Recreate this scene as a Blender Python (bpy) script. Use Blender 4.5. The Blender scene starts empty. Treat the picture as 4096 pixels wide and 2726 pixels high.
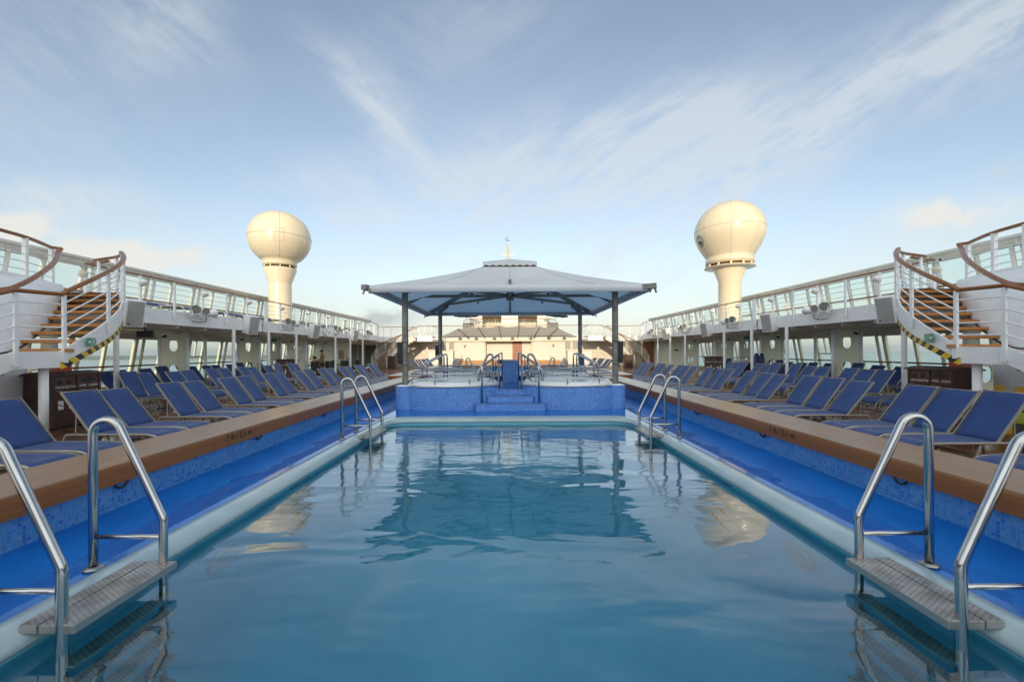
import bpy, bmesh, math, random
from mathutils import Vector, Matrix
from mathutils.geometry import tessellate_polygon
random.seed(7)
R = math.radians
PI = math.pi
C = bpy.context.scene.collection
scene = bpy.context.scene

# ------------------------------------------------------------------ camera
cam_d = bpy.data.cameras.new("camera")
cam = bpy.data.objects.new("camera", cam_d)
C.objects.link(cam)
cam.matrix_world = Matrix.Translation((0, 0, 1.65)) @ Matrix.Rotation(R(90), 4, 'X') @ Matrix.Rotation(-0.0048, 4, 'Z')
cam_d.sensor_width = 36.0
cam_d.lens = 14.52
cam_d.shift_x = 0.0017
cam_d.shift_y = 0.0095
cam_d.clip_start = 0.05
cam_d.clip_end = 30000
scene.camera = cam

# ------------------------------------------------------------------ light, exposure
SUN_EL, SUN_AZ = 11.0, 4.0          # low sun almost straight behind the viewer, a little to the left
sun_d = bpy.data.lights.new("sun", 'SUN')
sun_d.energy = 2.0
sun_d.angle = R(0.5)
sun_d.color = (1.0, 0.81, 0.56)
sun = bpy.data.objects.new("sun", sun_d)
C.objects.link(sun)
sd = Vector((-math.sin(R(SUN_AZ)) * math.cos(R(SUN_EL)), -math.cos(R(SUN_AZ)) * math.cos(R(SUN_EL)), math.sin(R(SUN_EL))))
sun.rotation_euler = sd.to_track_quat('Z', 'Y').to_euler()
scene.view_settings.view_transform = 'Standard'
scene.view_settings.look = 'None'
scene.view_settings.gamma = 1.0
scene.view_settings.exposure = 0.68

# ------------------------------------------------------------------ sky
world = bpy.data.worlds.new("World")
scene.world = world
world.use_nodes = True
nt = world.node_tree
for n in list(nt.nodes):
    nt.nodes.remove(n)
class NG:
    """tiny node helper"""
    def __init__(s, t): s.t = t
    def n(s, typ, **kw):
        x = s.t.nodes.new(typ)
        for k, v in kw.items(): setattr(x, k, v)
        return x
    def put(s, sock, v):
        if isinstance(v, bpy.types.NodeSocket): s.t.links.new(v, sock)
        elif v is not None:
            if hasattr(sock, 'default_value') and hasattr(sock.default_value, '__len__') and not hasattr(v, '__len__'):
                sock.default_value = [v] * len(sock.default_value)
            else:
                if hasattr(v, '__len__') and hasattr(sock.default_value, '__len__') and len(sock.default_value) == 4 and len(v) == 3: v = (*v, 1)
                sock.default_value = v
    def m(s, op, a, b=None, c=None, clamp=False):
        x = s.n('ShaderNodeMath', operation=op, use_clamp=clamp)
        s.put(x.inputs[0], a); s.put(x.inputs[1], b); s.put(x.inputs[2], c)
        return x.outputs[0]
    def mix(s, f, a, b, blend='MIX'):
        x = s.n('ShaderNodeMix', data_type='RGBA', blend_type=blend)
        s.put(x.inputs[0], f); s.put(x.inputs[6], a); s.put(x.inputs[7], b)
        return x.outputs[2]
    def noise(s, vec, scale, detail=4, rough=0.55, dist=0.0):
        x = s.n('ShaderNodeTexNoise')
        if vec is not None: s.put(x.inputs['Vector'], vec)
        x.inputs['Scale'].default_value = scale; x.inputs['Detail'].default_value = detail
        x.inputs['Roughness'].default_value = rough; x.inputs['Distortion'].default_value = dist
        return x.outputs[0]
    def map(s, v, a, b, c=0.0, d=1.0, smooth=True):
        x = s.n('ShaderNodeMapRange', interpolation_type='SMOOTHSTEP' if smooth else 'LINEAR')
        s.put(x.inputs[0], v); s.put(x.inputs[1], a); s.put(x.inputs[2], b); s.put(x.inputs[3], c); s.put(x.inputs[4], d)
        return x.outputs[0]
    def xyz(s, v):
        x = s.n('ShaderNodeSeparateXYZ'); s.put(x.inputs[0], v); return x.outputs
    def cxyz(s, a, b, c=0.0):
        x = s.n('ShaderNodeCombineXYZ'); s.put(x.inputs[0], a); s.put(x.inputs[1], b); s.put(x.inputs[2], c); return x.outputs[0]
g = NG(nt)
sky = g.n('ShaderNodeTexSky', sky_type='NISHITA', sun_disc=False, sun_elevation=R(SUN_EL), sun_rotation=R(180 + SUN_AZ),
          air_density=1.0, dust_density=0.6, ozone_density=1.6, altitude=30)
tc = g.n('ShaderNodeTexCoord')
dx, dy, dz = g.xyz(tc.outputs['Generated'])
dyc = g.m('MAXIMUM', dy, 0.12)
U = g.m('DIVIDE', dx, dyc)
V = g.m('DIVIDE', dz, dyc)
front = g.map(dy, 0.05, 0.3)
def blob(cx, cy, ax, ay, rot=0.0, p=1.0):
    """soft elliptical patch of cloud round a direction of the sky"""
    ca, sa = math.cos(R(rot)), math.sin(R(rot))
    du = g.m('SUBTRACT', U, cx); dv = g.m('SUBTRACT', V, cy)
    a = g.m('MULTIPLY', g.m('ADD', g.m('MULTIPLY', du, ca), g.m('MULTIPLY', dv, sa)), 1 / ax)
    b = g.m('MULTIPLY', g.m('SUBTRACT', g.m('MULTIPLY', dv, ca), g.m('MULTIPLY', du, sa)), 1 / ay)
    e = g.m('ADD', g.m('MULTIPLY', a, a), g.m('MULTIPLY', b, b))
    return g.m('MULTIPLY', g.m('EXPONENT', g.m('MULTIPLY', e, -1.0)), p)
def addall(L):
    s = L[0]
    for x in L[1:]: s = g.m('ADD', s, x)
    return s
UV = g.cxyz(U, V, 0)
# warp so that the soft patches get torn edges
w1 = g.n('ShaderNodeTexNoise'); w1.inputs['Scale'].default_value = 2.6; w1.inputs['Detail'].default_value = 5
g.put(w1.inputs['Vector'], UV)
wv = g.n('ShaderNodeVectorMath', operation='MULTIPLY_ADD')
g.put(wv.inputs[0], w1.outputs[1]); wv.inputs[1].default_value = (0.22, 0.16, 0); wv.inputs[2].default_value = (0, 0, 0)
off = g.n('ShaderNodeVectorMath', operation='SUBTRACT'); g.put(off.inputs[0], wv.outputs[0]); off.inputs[1].default_value = (0.11, 0.08, 0)
wu, wvv, _ = g.xyz(off.outputs[0])
U0, V0 = U, V
U = g.m('ADD', U0, wu); V = g.m('ADD', V0, wvv)
cirrus = addall([
    blob(0.90, 0.62, 0.66, 0.085, 31, 0.95), blob(0.52, 0.42, 0.30, 0.05, 30, 0.7), blob(1.25, 0.78, 0.35, 0.13, 24, 0.6),
    blob(0.08, 0.45, 0.46, 0.12, 8, 1.15), blob(0.42, 0.54, 0.34, 0.12, 22, 1.0), blob(-0.33, 0.58, 0.20, 0.055, -52, 1.0),
    blob(0.1, 0.33, 0.75, 0.09, 0, 0.5), blob(-0.12, 0.76, 0.28, 0.12, 20, 0.45), blob(-0.83, 0.80, 0.16, 0.10, -40, 0.6),
    blob(-1.15, 0.70, 0.40, 0.35, 0, 0.35), blob(-1.06, 0.38, 0.24, 0.030, -8, 0.9), blob(-0.9, 0.31, 0.3, 0.025, -14, 0.5),
    blob(1.12, 0.31, 0.26, 0.045, 4, 0.9), blob(0.55, 0.20, 0.45, 0.05, 4, 0.5), blob(-0.55, 0.41, 0.12, 0.05, 0, 0.35),
    blob(-0.4, 0.31, 0.14, 0.022, -4, 0.45), blob(-0.25, 0.22, 0.34, 0.02, -3, 0.5)])
# fibres: noise stretched along two streak directions
def fibre(rot, sx, sy, sc):
    mp = g.n('ShaderNodeMapping', vector_type='TEXTURE'); g.put(mp.inputs['Vector'], UV)
    mp.inputs['Rotation'].default_value = (0, 0, R(rot)); mp.inputs['Scale'].default_value = (1 / sx, 1 / sy, 1)
    return g.noise(mp.outputs[0], sc, 7, 0.62, 0.6)
wl = g.map(U0, -0.35, 0.15)
fa = g.m('ADD', g.m('MULTIPLY', fibre(29, 0.7, 4.5, 2.6), 0.48), g.m('ADD', g.m('MULTIPLY', fibre(33, 0.8, 4.5, 8.0), 0.30), g.m('MULTIPLY', fibre(12, 1.0, 2.4, 6.0), 0.22)))
fb = g.m('ADD', g.m('MULTIPLY', fibre(-38, 0.8, 3.6, 2.8), 0.48), g.m('ADD', g.m('MULTIPLY', fibre(-44, 0.9, 4.0, 8.5), 0.28), g.m('MULTIPLY', fibre(-8, 1.0, 2.4, 6.0), 0.24)))
fib = g.m('ADD', g.m('MULTIPLY', fa, wl), g.m('MULTIPLY', fb, g.m('SUBTRACT', 1.0, wl)))
cir = g.m('MULTIPLY', cirrus, g.map(fib, 0.34, 0.64, 0.14, 1.10), clamp=True)
wisp = g.m('MULTIPLY', g.map(g.noise(UV, 1.7, 6, 0.6), 0.48, 0.75), 0.22)
cir = g.m('MULTIPLY', g.m('MAXIMUM', cir, wisp), 0.60)
# small cumulus puffs low over the sea
puffn = g.map(g.noise(UV, 7.0, 6, 0.6), 0.36, 0.56)
puff = g.m('MULTIPLY', addall([blob(-1.21, 0.32, 0.10, 0.03, 0, 2.0), blob(-1.07, 0.268, 0.11, 0.022, 0, 2.0), blob(1.08, 0.33, 0.12, 0.022, 4, 1.8), blob(-0.95, 0.255, 0.06, 0.02, 0, 1.8),
                               blob(-0.86, 0.222, 0.11, 0.026, 0, 2.0), blob(-1.02, 0.17, 0.07, 0.05), blob(-1.1, 0.11, 0.22, 0.04), blob(-0.75, 0.13, 0.2, 0.05, 0, 0.6)]), puffn, clamp=True)
greyc = g.m('MULTIPLY', addall([blob(-0.31, 0.085, 0.10, 0.022, 5, 0.9), blob(-0.36, 0.075, 0.14, 0.03, 0, 0.4), blob(-1.0, 0.15, 0.1, 0.03, 0, 0.35)]), puffn, clamp=True)
warm = g.m('MULTIPLY', addall([blob(0.19, 0.21, 0.07, 0.035, 30, 0.8), blob(-0.05, 0.19, 0.05, 0.03, 20, 0.9), blob(1.2, 0.42, 0.05, 0.03, 20, 0.4)]), puffn, clamp=True)
SK = 0.142; FILL_CLOUD = 6.2
hs = g.n('ShaderNodeHueSaturation'); hs.inputs['Saturation'].default_value = 0.78; hs.inputs['Value'].default_value = 1.0
g.put(hs.inputs['Color'], sky.outputs[0])
base = g.mix(0.0, hs.outputs[0], (1, 1, 1))
haze_low = g.map(dz, 0.0, 0.30, 0.76, 0.0)
base = g.mix(haze_low, base, (3.25, 3.22, 3.02))
CF = g.m('MULTIPLY', cir, 1.0)
col = g.mix(CF, base, (3.35, 3.5, 3.6))
col = g.mix(g.m('MULTIPLY', puff, 0.8), col, (3.9, 3.78, 3.5))
col = g.mix(g.m('MULTIPLY', greyc, 0.7), col, (1.9, 2.15, 2.3))
col = g.mix(g.m('MULTIPLY', warm, 0.5), col, (3.5, 3.1, 2.7))
# unseen broken cloud added overhead and behind the viewer to brighten the shaded deck
fill_cloud = g.m('MULTIPLY', g.map(dy, 0.12, -0.45), g.map(g.noise(tc.outputs['Generated'], 2.2, 6, 0.6), 0.30, 0.55, 0.45, 1.0))
top = g.m('MULTIPLY', g.map(dz, 0.80, 0.98), 0.3)
col = g.mix(g.m('MAXIMUM', fill_cloud, top), col, (FILL_CLOUD * 0.95, FILL_CLOUD, FILL_CLOUD * 0.99))
bg = g.n('ShaderNodeBackground'); bg.inputs['Strength'].default_value = SK
col = g.mix(g.m('GREATER_THAN', dz, -0.02), base, col)
g.put(bg.inputs['Color'], col)
wo = g.n('ShaderNodeOutputWorld'); nt.links.new(bg.outputs[0], wo.inputs['Surface'])

# ------------------------------------------------------------------ mesh builder
class MB:
    def __init__(s): s.v = []; s.f = []; s.sm = []; s.uv = {}
    def quad(s, a, b, c, d, uv=None, sm=False):
        i = len(s.v); s.v += [tuple(a), tuple(b), tuple(c), tuple(d)]
        s.f.append((i, i + 1, i + 2, i + 3)); s.sm.append(sm)
        if uv: s.uv[len(s.f) - 1] = uv
        return s
    def face(s, pts, sm=False):
        i = len(s.v); s.v += [tuple(p) for p in pts]; s.f.append(tuple(range(i, i + len(pts)))); s.sm.append(sm); return s
    def box(s, x0, x1, y0, y1, z0, z1, M=None):
        if x0 > x1: x0, x1 = x1, x0
        if y0 > y1: y0, y1 = y1, y0
        p = [(x0, y0, z0), (x1, y0, z0), (x1, y1, z0), (x0, y1, z0), (x0, y0, z1), (x1, y0, z1), (x1, y1, z1), (x0, y1, z1)]
        if M is not None: p = [tuple(M @ Vector(q)) for q in p]
        i = len(s.v); s.v += p
        for f in ((0, 3, 2, 1), (4, 5, 6, 7), (0, 1, 5, 4), (1, 2, 6, 5), (2, 3, 7, 6), (3, 0, 4, 7)):
            s.f.append(tuple(i + k for k in f)); s.sm.append(False)
        return s
    def bar(s, a, b, w, h, up=(0, 0, 1)):
        """rectangular bar from a to b, w across, h along up"""
        a = Vector(a); b = Vector(b); d = (b - a); L = d.length; d.normalize()
        upv = Vector(up); x = d.cross(upv)
        if x.length < 1e-4: x = d.cross(Vector((0, 1, 0)))
        x.normalize(); u = x.cross(d)
        M = Matrix((( x.x, d.x, u.x, a.x), (x.y, d.y, u.y, a.y), (x.z, d.z, u.z, a.z), (0, 0, 0, 1)))
        return s.box(-w / 2, w / 2, 0, L, -h / 2, h / 2, M)
    def tube(s, pts, r, n=8, closed=False, rz=None, caps=True):
        """round tube through points; rz: flattened vertical radius"""
        P = [Vector(p) for p in pts]; m = len(P); i0 = len(s.v)
        up = Vector((0, 0, 1)); prev = None
        for k in range(m):
            if closed: t = P[(k + 1) % m] - P[k - 1]
            else: t = P[min(k + 1, m - 1)] - P[max(k - 1, 0)]
            t.normalize()
            if prev is None:
                x = t.cross(up)
                if x.length < 1e-3: x = Vector((1, 0, 0)) if abs(t.x) < 0.9 else Vector((0, 1, 0))
                if rz: pass
            else:
                x = prev - t * prev.dot(t)
                if rz:
                    x2 = t.cross(up)
                    if x2.length > 1e-3: x = x2
            x.normalize(); prev = x; y = x.cross(t)
            # mitre compensation
            sc = 1.0
            if 0 < k < m - 1 or closed:
                a = (P[k] - P[k - 1]).normalized(); b = (P[(k + 1) % m] - P[k]).normalized()
                cs = max(0.5, math.sqrt(max(0.0, (1 + a.dot(b)) / 2))); sc = 1.0
            for j in range(n):
                an = 2 * PI * j / n
                q = P[k] + x * (math.cos(an) * r * sc) + y * (math.sin(an) * (rz or r) * sc)
                s.v.append(tuple(q))
        segs = m if closed else m - 1
        for k in range(segs):
            for j in range(n):
                a = i0 + k * n + j; b = i0 + k * n + (j + 1) % n
                c = i0 + ((k + 1) % m) * n + (j + 1) % n; d = i0 + ((k + 1) % m) * n + j
                s.f.append((a, d, c, b)); s.sm.append(True)
        if not closed and caps:
            s.f.append(tuple(i0 + j for j in range(n))); s.sm.append(False)
            s.f.append(tuple(i0 + (m - 1) * n + j for j in range(n))[::-1]); s.sm.append(False)
        return s
    def lathe(s, prof, c=(0, 0, 0), n=32, a0=0.0, a1=2 * PI, M=None, sm=True, uvr=None):
        """prof: list of (r, z)"""
        full = abs(a1 - a0 - 2 * PI) < 1e-6
        cols = n if full else n + 1; i0 = len(s.v)
        for (r, z) in prof:
            for j in range(cols):
                an = a0 + (a1 - a0) * j / n
                p = Vector((r * math.cos(an), r * math.sin(an), z))
                if M is not None: p = M @ p
                s.v.append((p.x + c[0], p.y + c[1], p.z + c[2]))
        for k in range(len(prof) - 1):
            for j in range(n):
                j2 = (j + 1) % cols
                s.f.append((i0 + k * cols + j, i0 + k * cols + j2, i0 + (k + 1) * cols + j2, i0 + (k + 1) * cols + j)); s.sm.append(sm)
                if uvr:
                    u0 = uvr * (a0 + (a1 - a0) * j / n); u1 = uvr * (a0 + (a1 - a0) * (j + 1) / n)
                    s.uv[len(s.f) - 1] = [(u0, prof[k][1]), (u1, prof[k][1]), (u1, prof[k + 1][1]), (u0, prof[k + 1][1])]
        return s
    def cyl(s, a, b, r, n=16, r2=None):
        a = Vector(a); b = Vector(b); d = b - a
        q = d.to_track_quat('Z', 'Y').to_matrix().to_4x4(); L = d.length; r2 = r if r2 is None else r2
        M = Matrix.Translation(a) @ q
        i0 = len(s.v)
        for (rr, z) in ((r, 0), (r2, L)):
            for j in range(n):
                an = 2 * PI * j / n; s.v.append(tuple(M @ Vector((rr * math.cos(an), rr * math.sin(an), z))))
        for j in range(n):
            s.f.append((i0 + j, i0 + (j + 1) % n, i0 + n + (j + 1) % n, i0 + n + j)); s.sm.append(True)
        s.f.append(tuple(i0 + j for j in range(n))[::-1]); s.sm.append(False)
        s.f.append(tuple(i0 + n + j for j in range(n))); s.sm.append(False)
        return s
    def prism(s, poly, z0, z1, M=None):
        """extrude an xy polygon (ccw) between z0 and z1"""
        n = len(poly)
        lo = [Vector((p[0], p[1], z0)) for p in poly]; hi = [Vector((p[0], p[1], z1)) for p in poly]
        if M is not None: lo = [M @ p for p in lo]; hi = [M @ p for p in hi]
        s.face(hi); s.face(lo[::-1])
        for k in range(n): s.quad(lo[k], lo[(k + 1) % n], hi[(k + 1) % n], hi[k])
        return s
    def holed(s, outer, holes, z0, z1, M=None):
        """plate with holes: flat faces plus inner and outer rims"""
        loops = [outer] + holes
        pts = [p for l in loops for p in l]
        tris = tessellate_polygon([[Vector((p[0], p[1], 0)) for p in l] for l in loops])
        T = (lambda v: M @ v) if M is not None else (lambda v: v)
        for z, flip in ((z1, False), (z0, True)):
            i0 = len(s.v); s.v += [tuple(T(Vector((p[0], p[1], z)))) for p in pts]
            for t in tris:
                a, b, c = t
                cr = (pts[b][0] - pts[a][0]) * (pts[c][1] - pts[a][1]) - (pts[b][1] - pts[a][1]) * (pts[c][0] - pts[a][0])
                t = (a, b, c) if (cr > 0) != flip else (a, c, b)
                s.f.append(tuple(i0 + q for q in t)); s.sm.append(False)
        for l in loops:
            for k in range(len(l)):
                p, q = l[k], l[(k + 1) % len(l)]
                s.quad(T(Vector((p[0], p[1], z0))), T(Vector((q[0], q[1], z0))), T(Vector((q[0], q[1], z1))), T(Vector((p[0], p[1], z1))))
        return s
    def build(s, name, mat, parent=None, kind=None, bevel=0, weld=False):
        me = bpy.data.meshes.new(name)
        me.from_pydata(s.v, [], s.f)
        me.polygons.foreach_set('use_smooth', s.sm)
        if s.uv:
            ul = me.uv_layers.new(name='UVMap')
            for fi, uv in s.uv.items():
                p = me.polygons[fi]
                for k, li in enumerate(p.loop_indices): ul.data[li].uv = uv[k]
        if weld:
            bm = bmesh.new(); bm.from_mesh(me); bmesh.ops.remove_doubles(bm, verts=bm.verts, dist=0.0008)
            bmesh.ops.recalc_face_normals(bm, faces=bm.faces); bm.to_mesh(me); bm.free()
        me.materials.append(mat)
        o = bpy.data.objects.new(name, me)
        C.objects.link(o)
        if parent: o.parent = parent
        if kind: o['kind'] = kind
        if bevel:
            b = o.modifiers.new('bevel', 'BEVEL'); b.width = bevel; b.segments = 2; b.limit_method = 'ANGLE'
        return o
def tag(o, label, cat, group=None):
    o['label'] = label; o['category'] = cat
    if group: o['group'] = group
    return o
def thing(name, label, cat, loc=(0, 0, 0), rz=0.0, group=None):
    o = bpy.data.objects.new(name, None); C.objects.link(o)
    o.empty_display_size = 0.1
    o.location = loc; o.rotation_euler = (0, 0, rz)
    return tag(o, label, cat, group)
def copy_thing(root, loc, rz=None, label=None, group=None):
    r = root.copy(); C.objects.link(r); r.location = loc
    if rz is not None: r.rotation_euler = (0, 0, rz)
    if label: r['label'] = label
    if group: r['group'] = group
    for ch in list(root.children):
        c = ch.copy(); C.objects.link(c); c.parent = r
        for gc in list(ch.children):
            d = gc.copy(); C.objects.link(d); d.parent = c
    return r
def arc(c, r, a0, a1, n, plane='xy', z=0.0):
    out = []
    for k in range(n + 1):
        a = a0 + (a1 - a0) * k / n
        if plane == 'xy': out.append((c[0] + r * math.cos(a), c[1] + r * math.sin(a), z))
        elif plane == 'xz': out.append((c[0] + r * math.cos(a), z, c[1] + r * math.sin(a)))
    return out
def rrect(xh, y0, y1, r, z, n=8, x0=None):
    """closed rounded rectangle loop, ccw"""
    xl = -xh if x0 is None else x0
    pts = []
    for (cx, cy, a) in ((xh - r, y0 + r, -90), (xh - r, y1 - r, 0), (xl + r, y1 - r, 90), (xl + r, y0 + r, 180)):
        for k in range(n + 1):
            an = R(a + 90 * k / n); pts.append((cx + r * math.cos(an), cy + r * math.sin(an), z))
    return pts
def loft(mb, loops, sm=True):
    n = len(loops[0]); i0 = len(mb.v)
    for l in loops: mb.v += [tuple(p) for p in l]
    for k in range(len(loops) - 1):
        for j in range(n):
            j2 = (j + 1) % n
            mb.f.append((i0 + k * n + j, i0 + k * n + j2, i0 + (k + 1) * n + j2, i0 + (k + 1) * n + j)); mb.sm.append(sm)
    return mb
def smoothpath(pts, it=2):
    """Chaikin corner cutting on an open 3d path"""
    P = [Vector(p) for p in pts]
    for _ in range(it):
        Q = [P[0]]
        for a, b in zip(P, P[1:]): Q += [a.lerp(b, 0.25), a.lerp(b, 0.75)]
        Q.append(P[-1]); P = Q
    return P
def text_mesh(txt, size, depth=0.002, align='CENTER', spacing=1.0, bold=0.0):
    cu = bpy.data.curves.new('t', 'FONT'); cu.body = txt; cu.size = size; cu.align_x = align; cu.align_y = 'CENTER'
    cu.extrude = depth; cu.space_character = spacing; cu.offset = bold; cu.resolution_u = 3
    o = bpy.data.objects.new('t', cu); C.objects.link(o)
    dg = bpy.context.evaluated_depsgraph_get(); dg.update()
    me = bpy.data.meshes.new_from_object(o.evaluated_get(dg))
    C.objects.unlink(o); bpy.data.objects.remove(o); bpy.data.curves.remove(cu)
    return me
def put_text(name, txt, size, mat, M, parent=None, depth=0.002, spacing=1.0, bold=0.0):
    me = text_mesh(txt, size, depth, spacing=spacing, bold=bold); me.transform(M); me.name = name
    me.materials.clear(); me.materials.append(mat)
    o = bpy.data.objects.new(name, me); C.objects.link(o)
    if parent: o.parent = parent
    return o
def frame_M(origin, xdir, ydir):
    x = Vector(xdir).normalized(); y = Vector(ydir).normalized(); z = x.cross(y)
    o = Vector(origin)
    return Matrix(((x.x, y.x, z.x, o.x), (x.y, y.y, z.y, o.y), (x.z, y.z, z.z, o.z), (0, 0, 0, 1)))

# ------------------------------------------------------------------ materials
MATS = {}
def pmat(name, col, rough=0.5, metal=0.0, spec=0.5, var=0.06, vscale=3.0, bump=0.0, bscale=40.0, coat=0.0, rvar=0.0, dirt=0.0):
    """painted / plain surface with slight colour and gloss variation"""
    m = bpy.data.materials.new(name); m.use_nodes = True
    t = m.node_tree; q = NG(t); b = t.nodes['Principled BSDF']
    tcn = q.n('ShaderNodeTexCoord'); vec = tcn.outputs['Object']
    n1 = q.noise(vec, vscale, 5, 0.6)
    dark = tuple(c * (1 - var * 2) for c in col); lite = tuple(min(1, c * (1 + var)) for c in col)
    c = q.mix(q.map(n1, 0.3, 0.7), dark, lite)
    if dirt:
        n2 = q.noise(vec, 1.3, 7, 0.7)
        c = q.mix(q.m('MULTIPLY', q.map(n2, 0.52, 0.75), dirt), c, tuple(x * 0.55 for x in col))
    q.put(b.inputs['Base Color'], c)
    if rvar:
        q.put(b.inputs['Roughness'], q.map(q.noise(vec, vscale * 1.7, 4), 0.3, 0.7, max(0.02, rough - rvar), rough + rvar))
    else: b.inputs['Roughness'].default_value = rough
    b.inputs['Metallic'].default_value = metal
    b.inputs['Specular IOR Level'].default_value = spec
    b.inputs['Coat Weight'].default_value = coat
    if bump:
        bp = q.n('ShaderNodeBump'); bp.inputs['Strength'].default_value = bump; bp.inputs['Distance'].default_value = 0.01
        q.put(bp.inputs['Height'], q.noise(vec, bscale, 4)); q.put(b.inputs['Normal'], bp.outputs[0])
    MATS[name] = m
    return m
white = pmat('white_paint', (0.85, 0.86, 0.87), 0.35, var=0.03, dirt=0.10, bump=0.05, bscale=6)
white_far = pmat('white_paint_deckhouse', (0.72, 0.69, 0.60), 0.45, var=0.03, dirt=0.06)
cream = pmat('cream_paint', (0.88, 0.84, 0.66), 0.45, var=0.03, dirt=0.08)
soffit_m = pmat('soffit_paint', (0.72, 0.68, 0.57), 0.5, var=0.05, dirt=0.2)
radome_m = pmat('radome_gelcoat', (0.78, 0.67, 0.47), 0.28, var=0.015, vscale=0.6, coat=0.3, dirt=0.05)
seam_m = pmat('radome_seam', (0.58, 0.49, 0.34), 0.5)
darkgap = pmat('dark_recess', (0.10, 0.06, 0.03), 0.7)
steel = pmat('polished_steel', (0.52, 0.52, 0.52), 0.14, metal=1.0, var=0.05, vscale=6, rvar=0.06)
steel_d = pmat('brushed_steel', (0.42, 0.42, 0.41), 0.36, metal=1.0, var=0.12, vscale=5, rvar=0.1, dirt=0.3)
galv = pmat('galvanised_steel', (0.25, 0.245, 0.22), 0.5, metal=0.8, var=0.15, vscale=6, dirt=0.2)
alu = pmat('champagne_aluminium', (0.36, 0.33, 0.285), 0.42, metal=0.55, var=0.06, vscale=8)
black = pmat('black_plastic', (0.018, 0.018, 0.02), 0.45, var=0.1)
blackp = pmat('black_paint', (0.02, 0.02, 0.02), 0.55)
darkglass = pmat('dark_tinted_glass', (0.05, 0.055, 0.04), 0.06, spec=0.8)
grille = pmat('speaker_grille', (0.40, 0.40, 0.38), 0.6, bump=0.4, bscale=160)
navy = pmat('navy_vinyl', (0.015, 0.03, 0.14), 0.4)
green_s = pmat('green_sign', (0.02, 0.26, 0.13), 0.4)
red_m = pmat('red_paint', (0.55, 0.045, 0.02), 0.4)
yellow = pmat('yellow_paint', (0.72, 0.45, 0.03), 0.45)
green_c = pmat('green_canvas', (0.012, 0.055, 0.035), 0.8)
skin_m = pmat('sunburnt_skin', (0.42, 0.17, 0.10), 0.5)
hair_m = pmat('dark_hair', (0.02, 0.015, 0.012), 0.7)
cloth_dark = pmat('dark_cloth', (0.05, 0.05, 0.06), 0.9)
cloth_white = pmat('white_cloth', (0.75, 0.75, 0.75), 0.9)
lamp_glass = pmat('lamp_diffuser', (0.70, 0.64, 0.48), 0.3)
textwhite = pmat('white_lettering', (0.8, 0.8, 0.8), 0.5)
ink = pmat('dark_lettering', (0.012, 0.014, 0.03), 0.5)
inkblue = pmat('navy_lettering', (0.01, 0.03, 0.10), 0.6)
tan_m = pmat('tan_panel', (0.45, 0.35, 0.2), 0.6)

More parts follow.
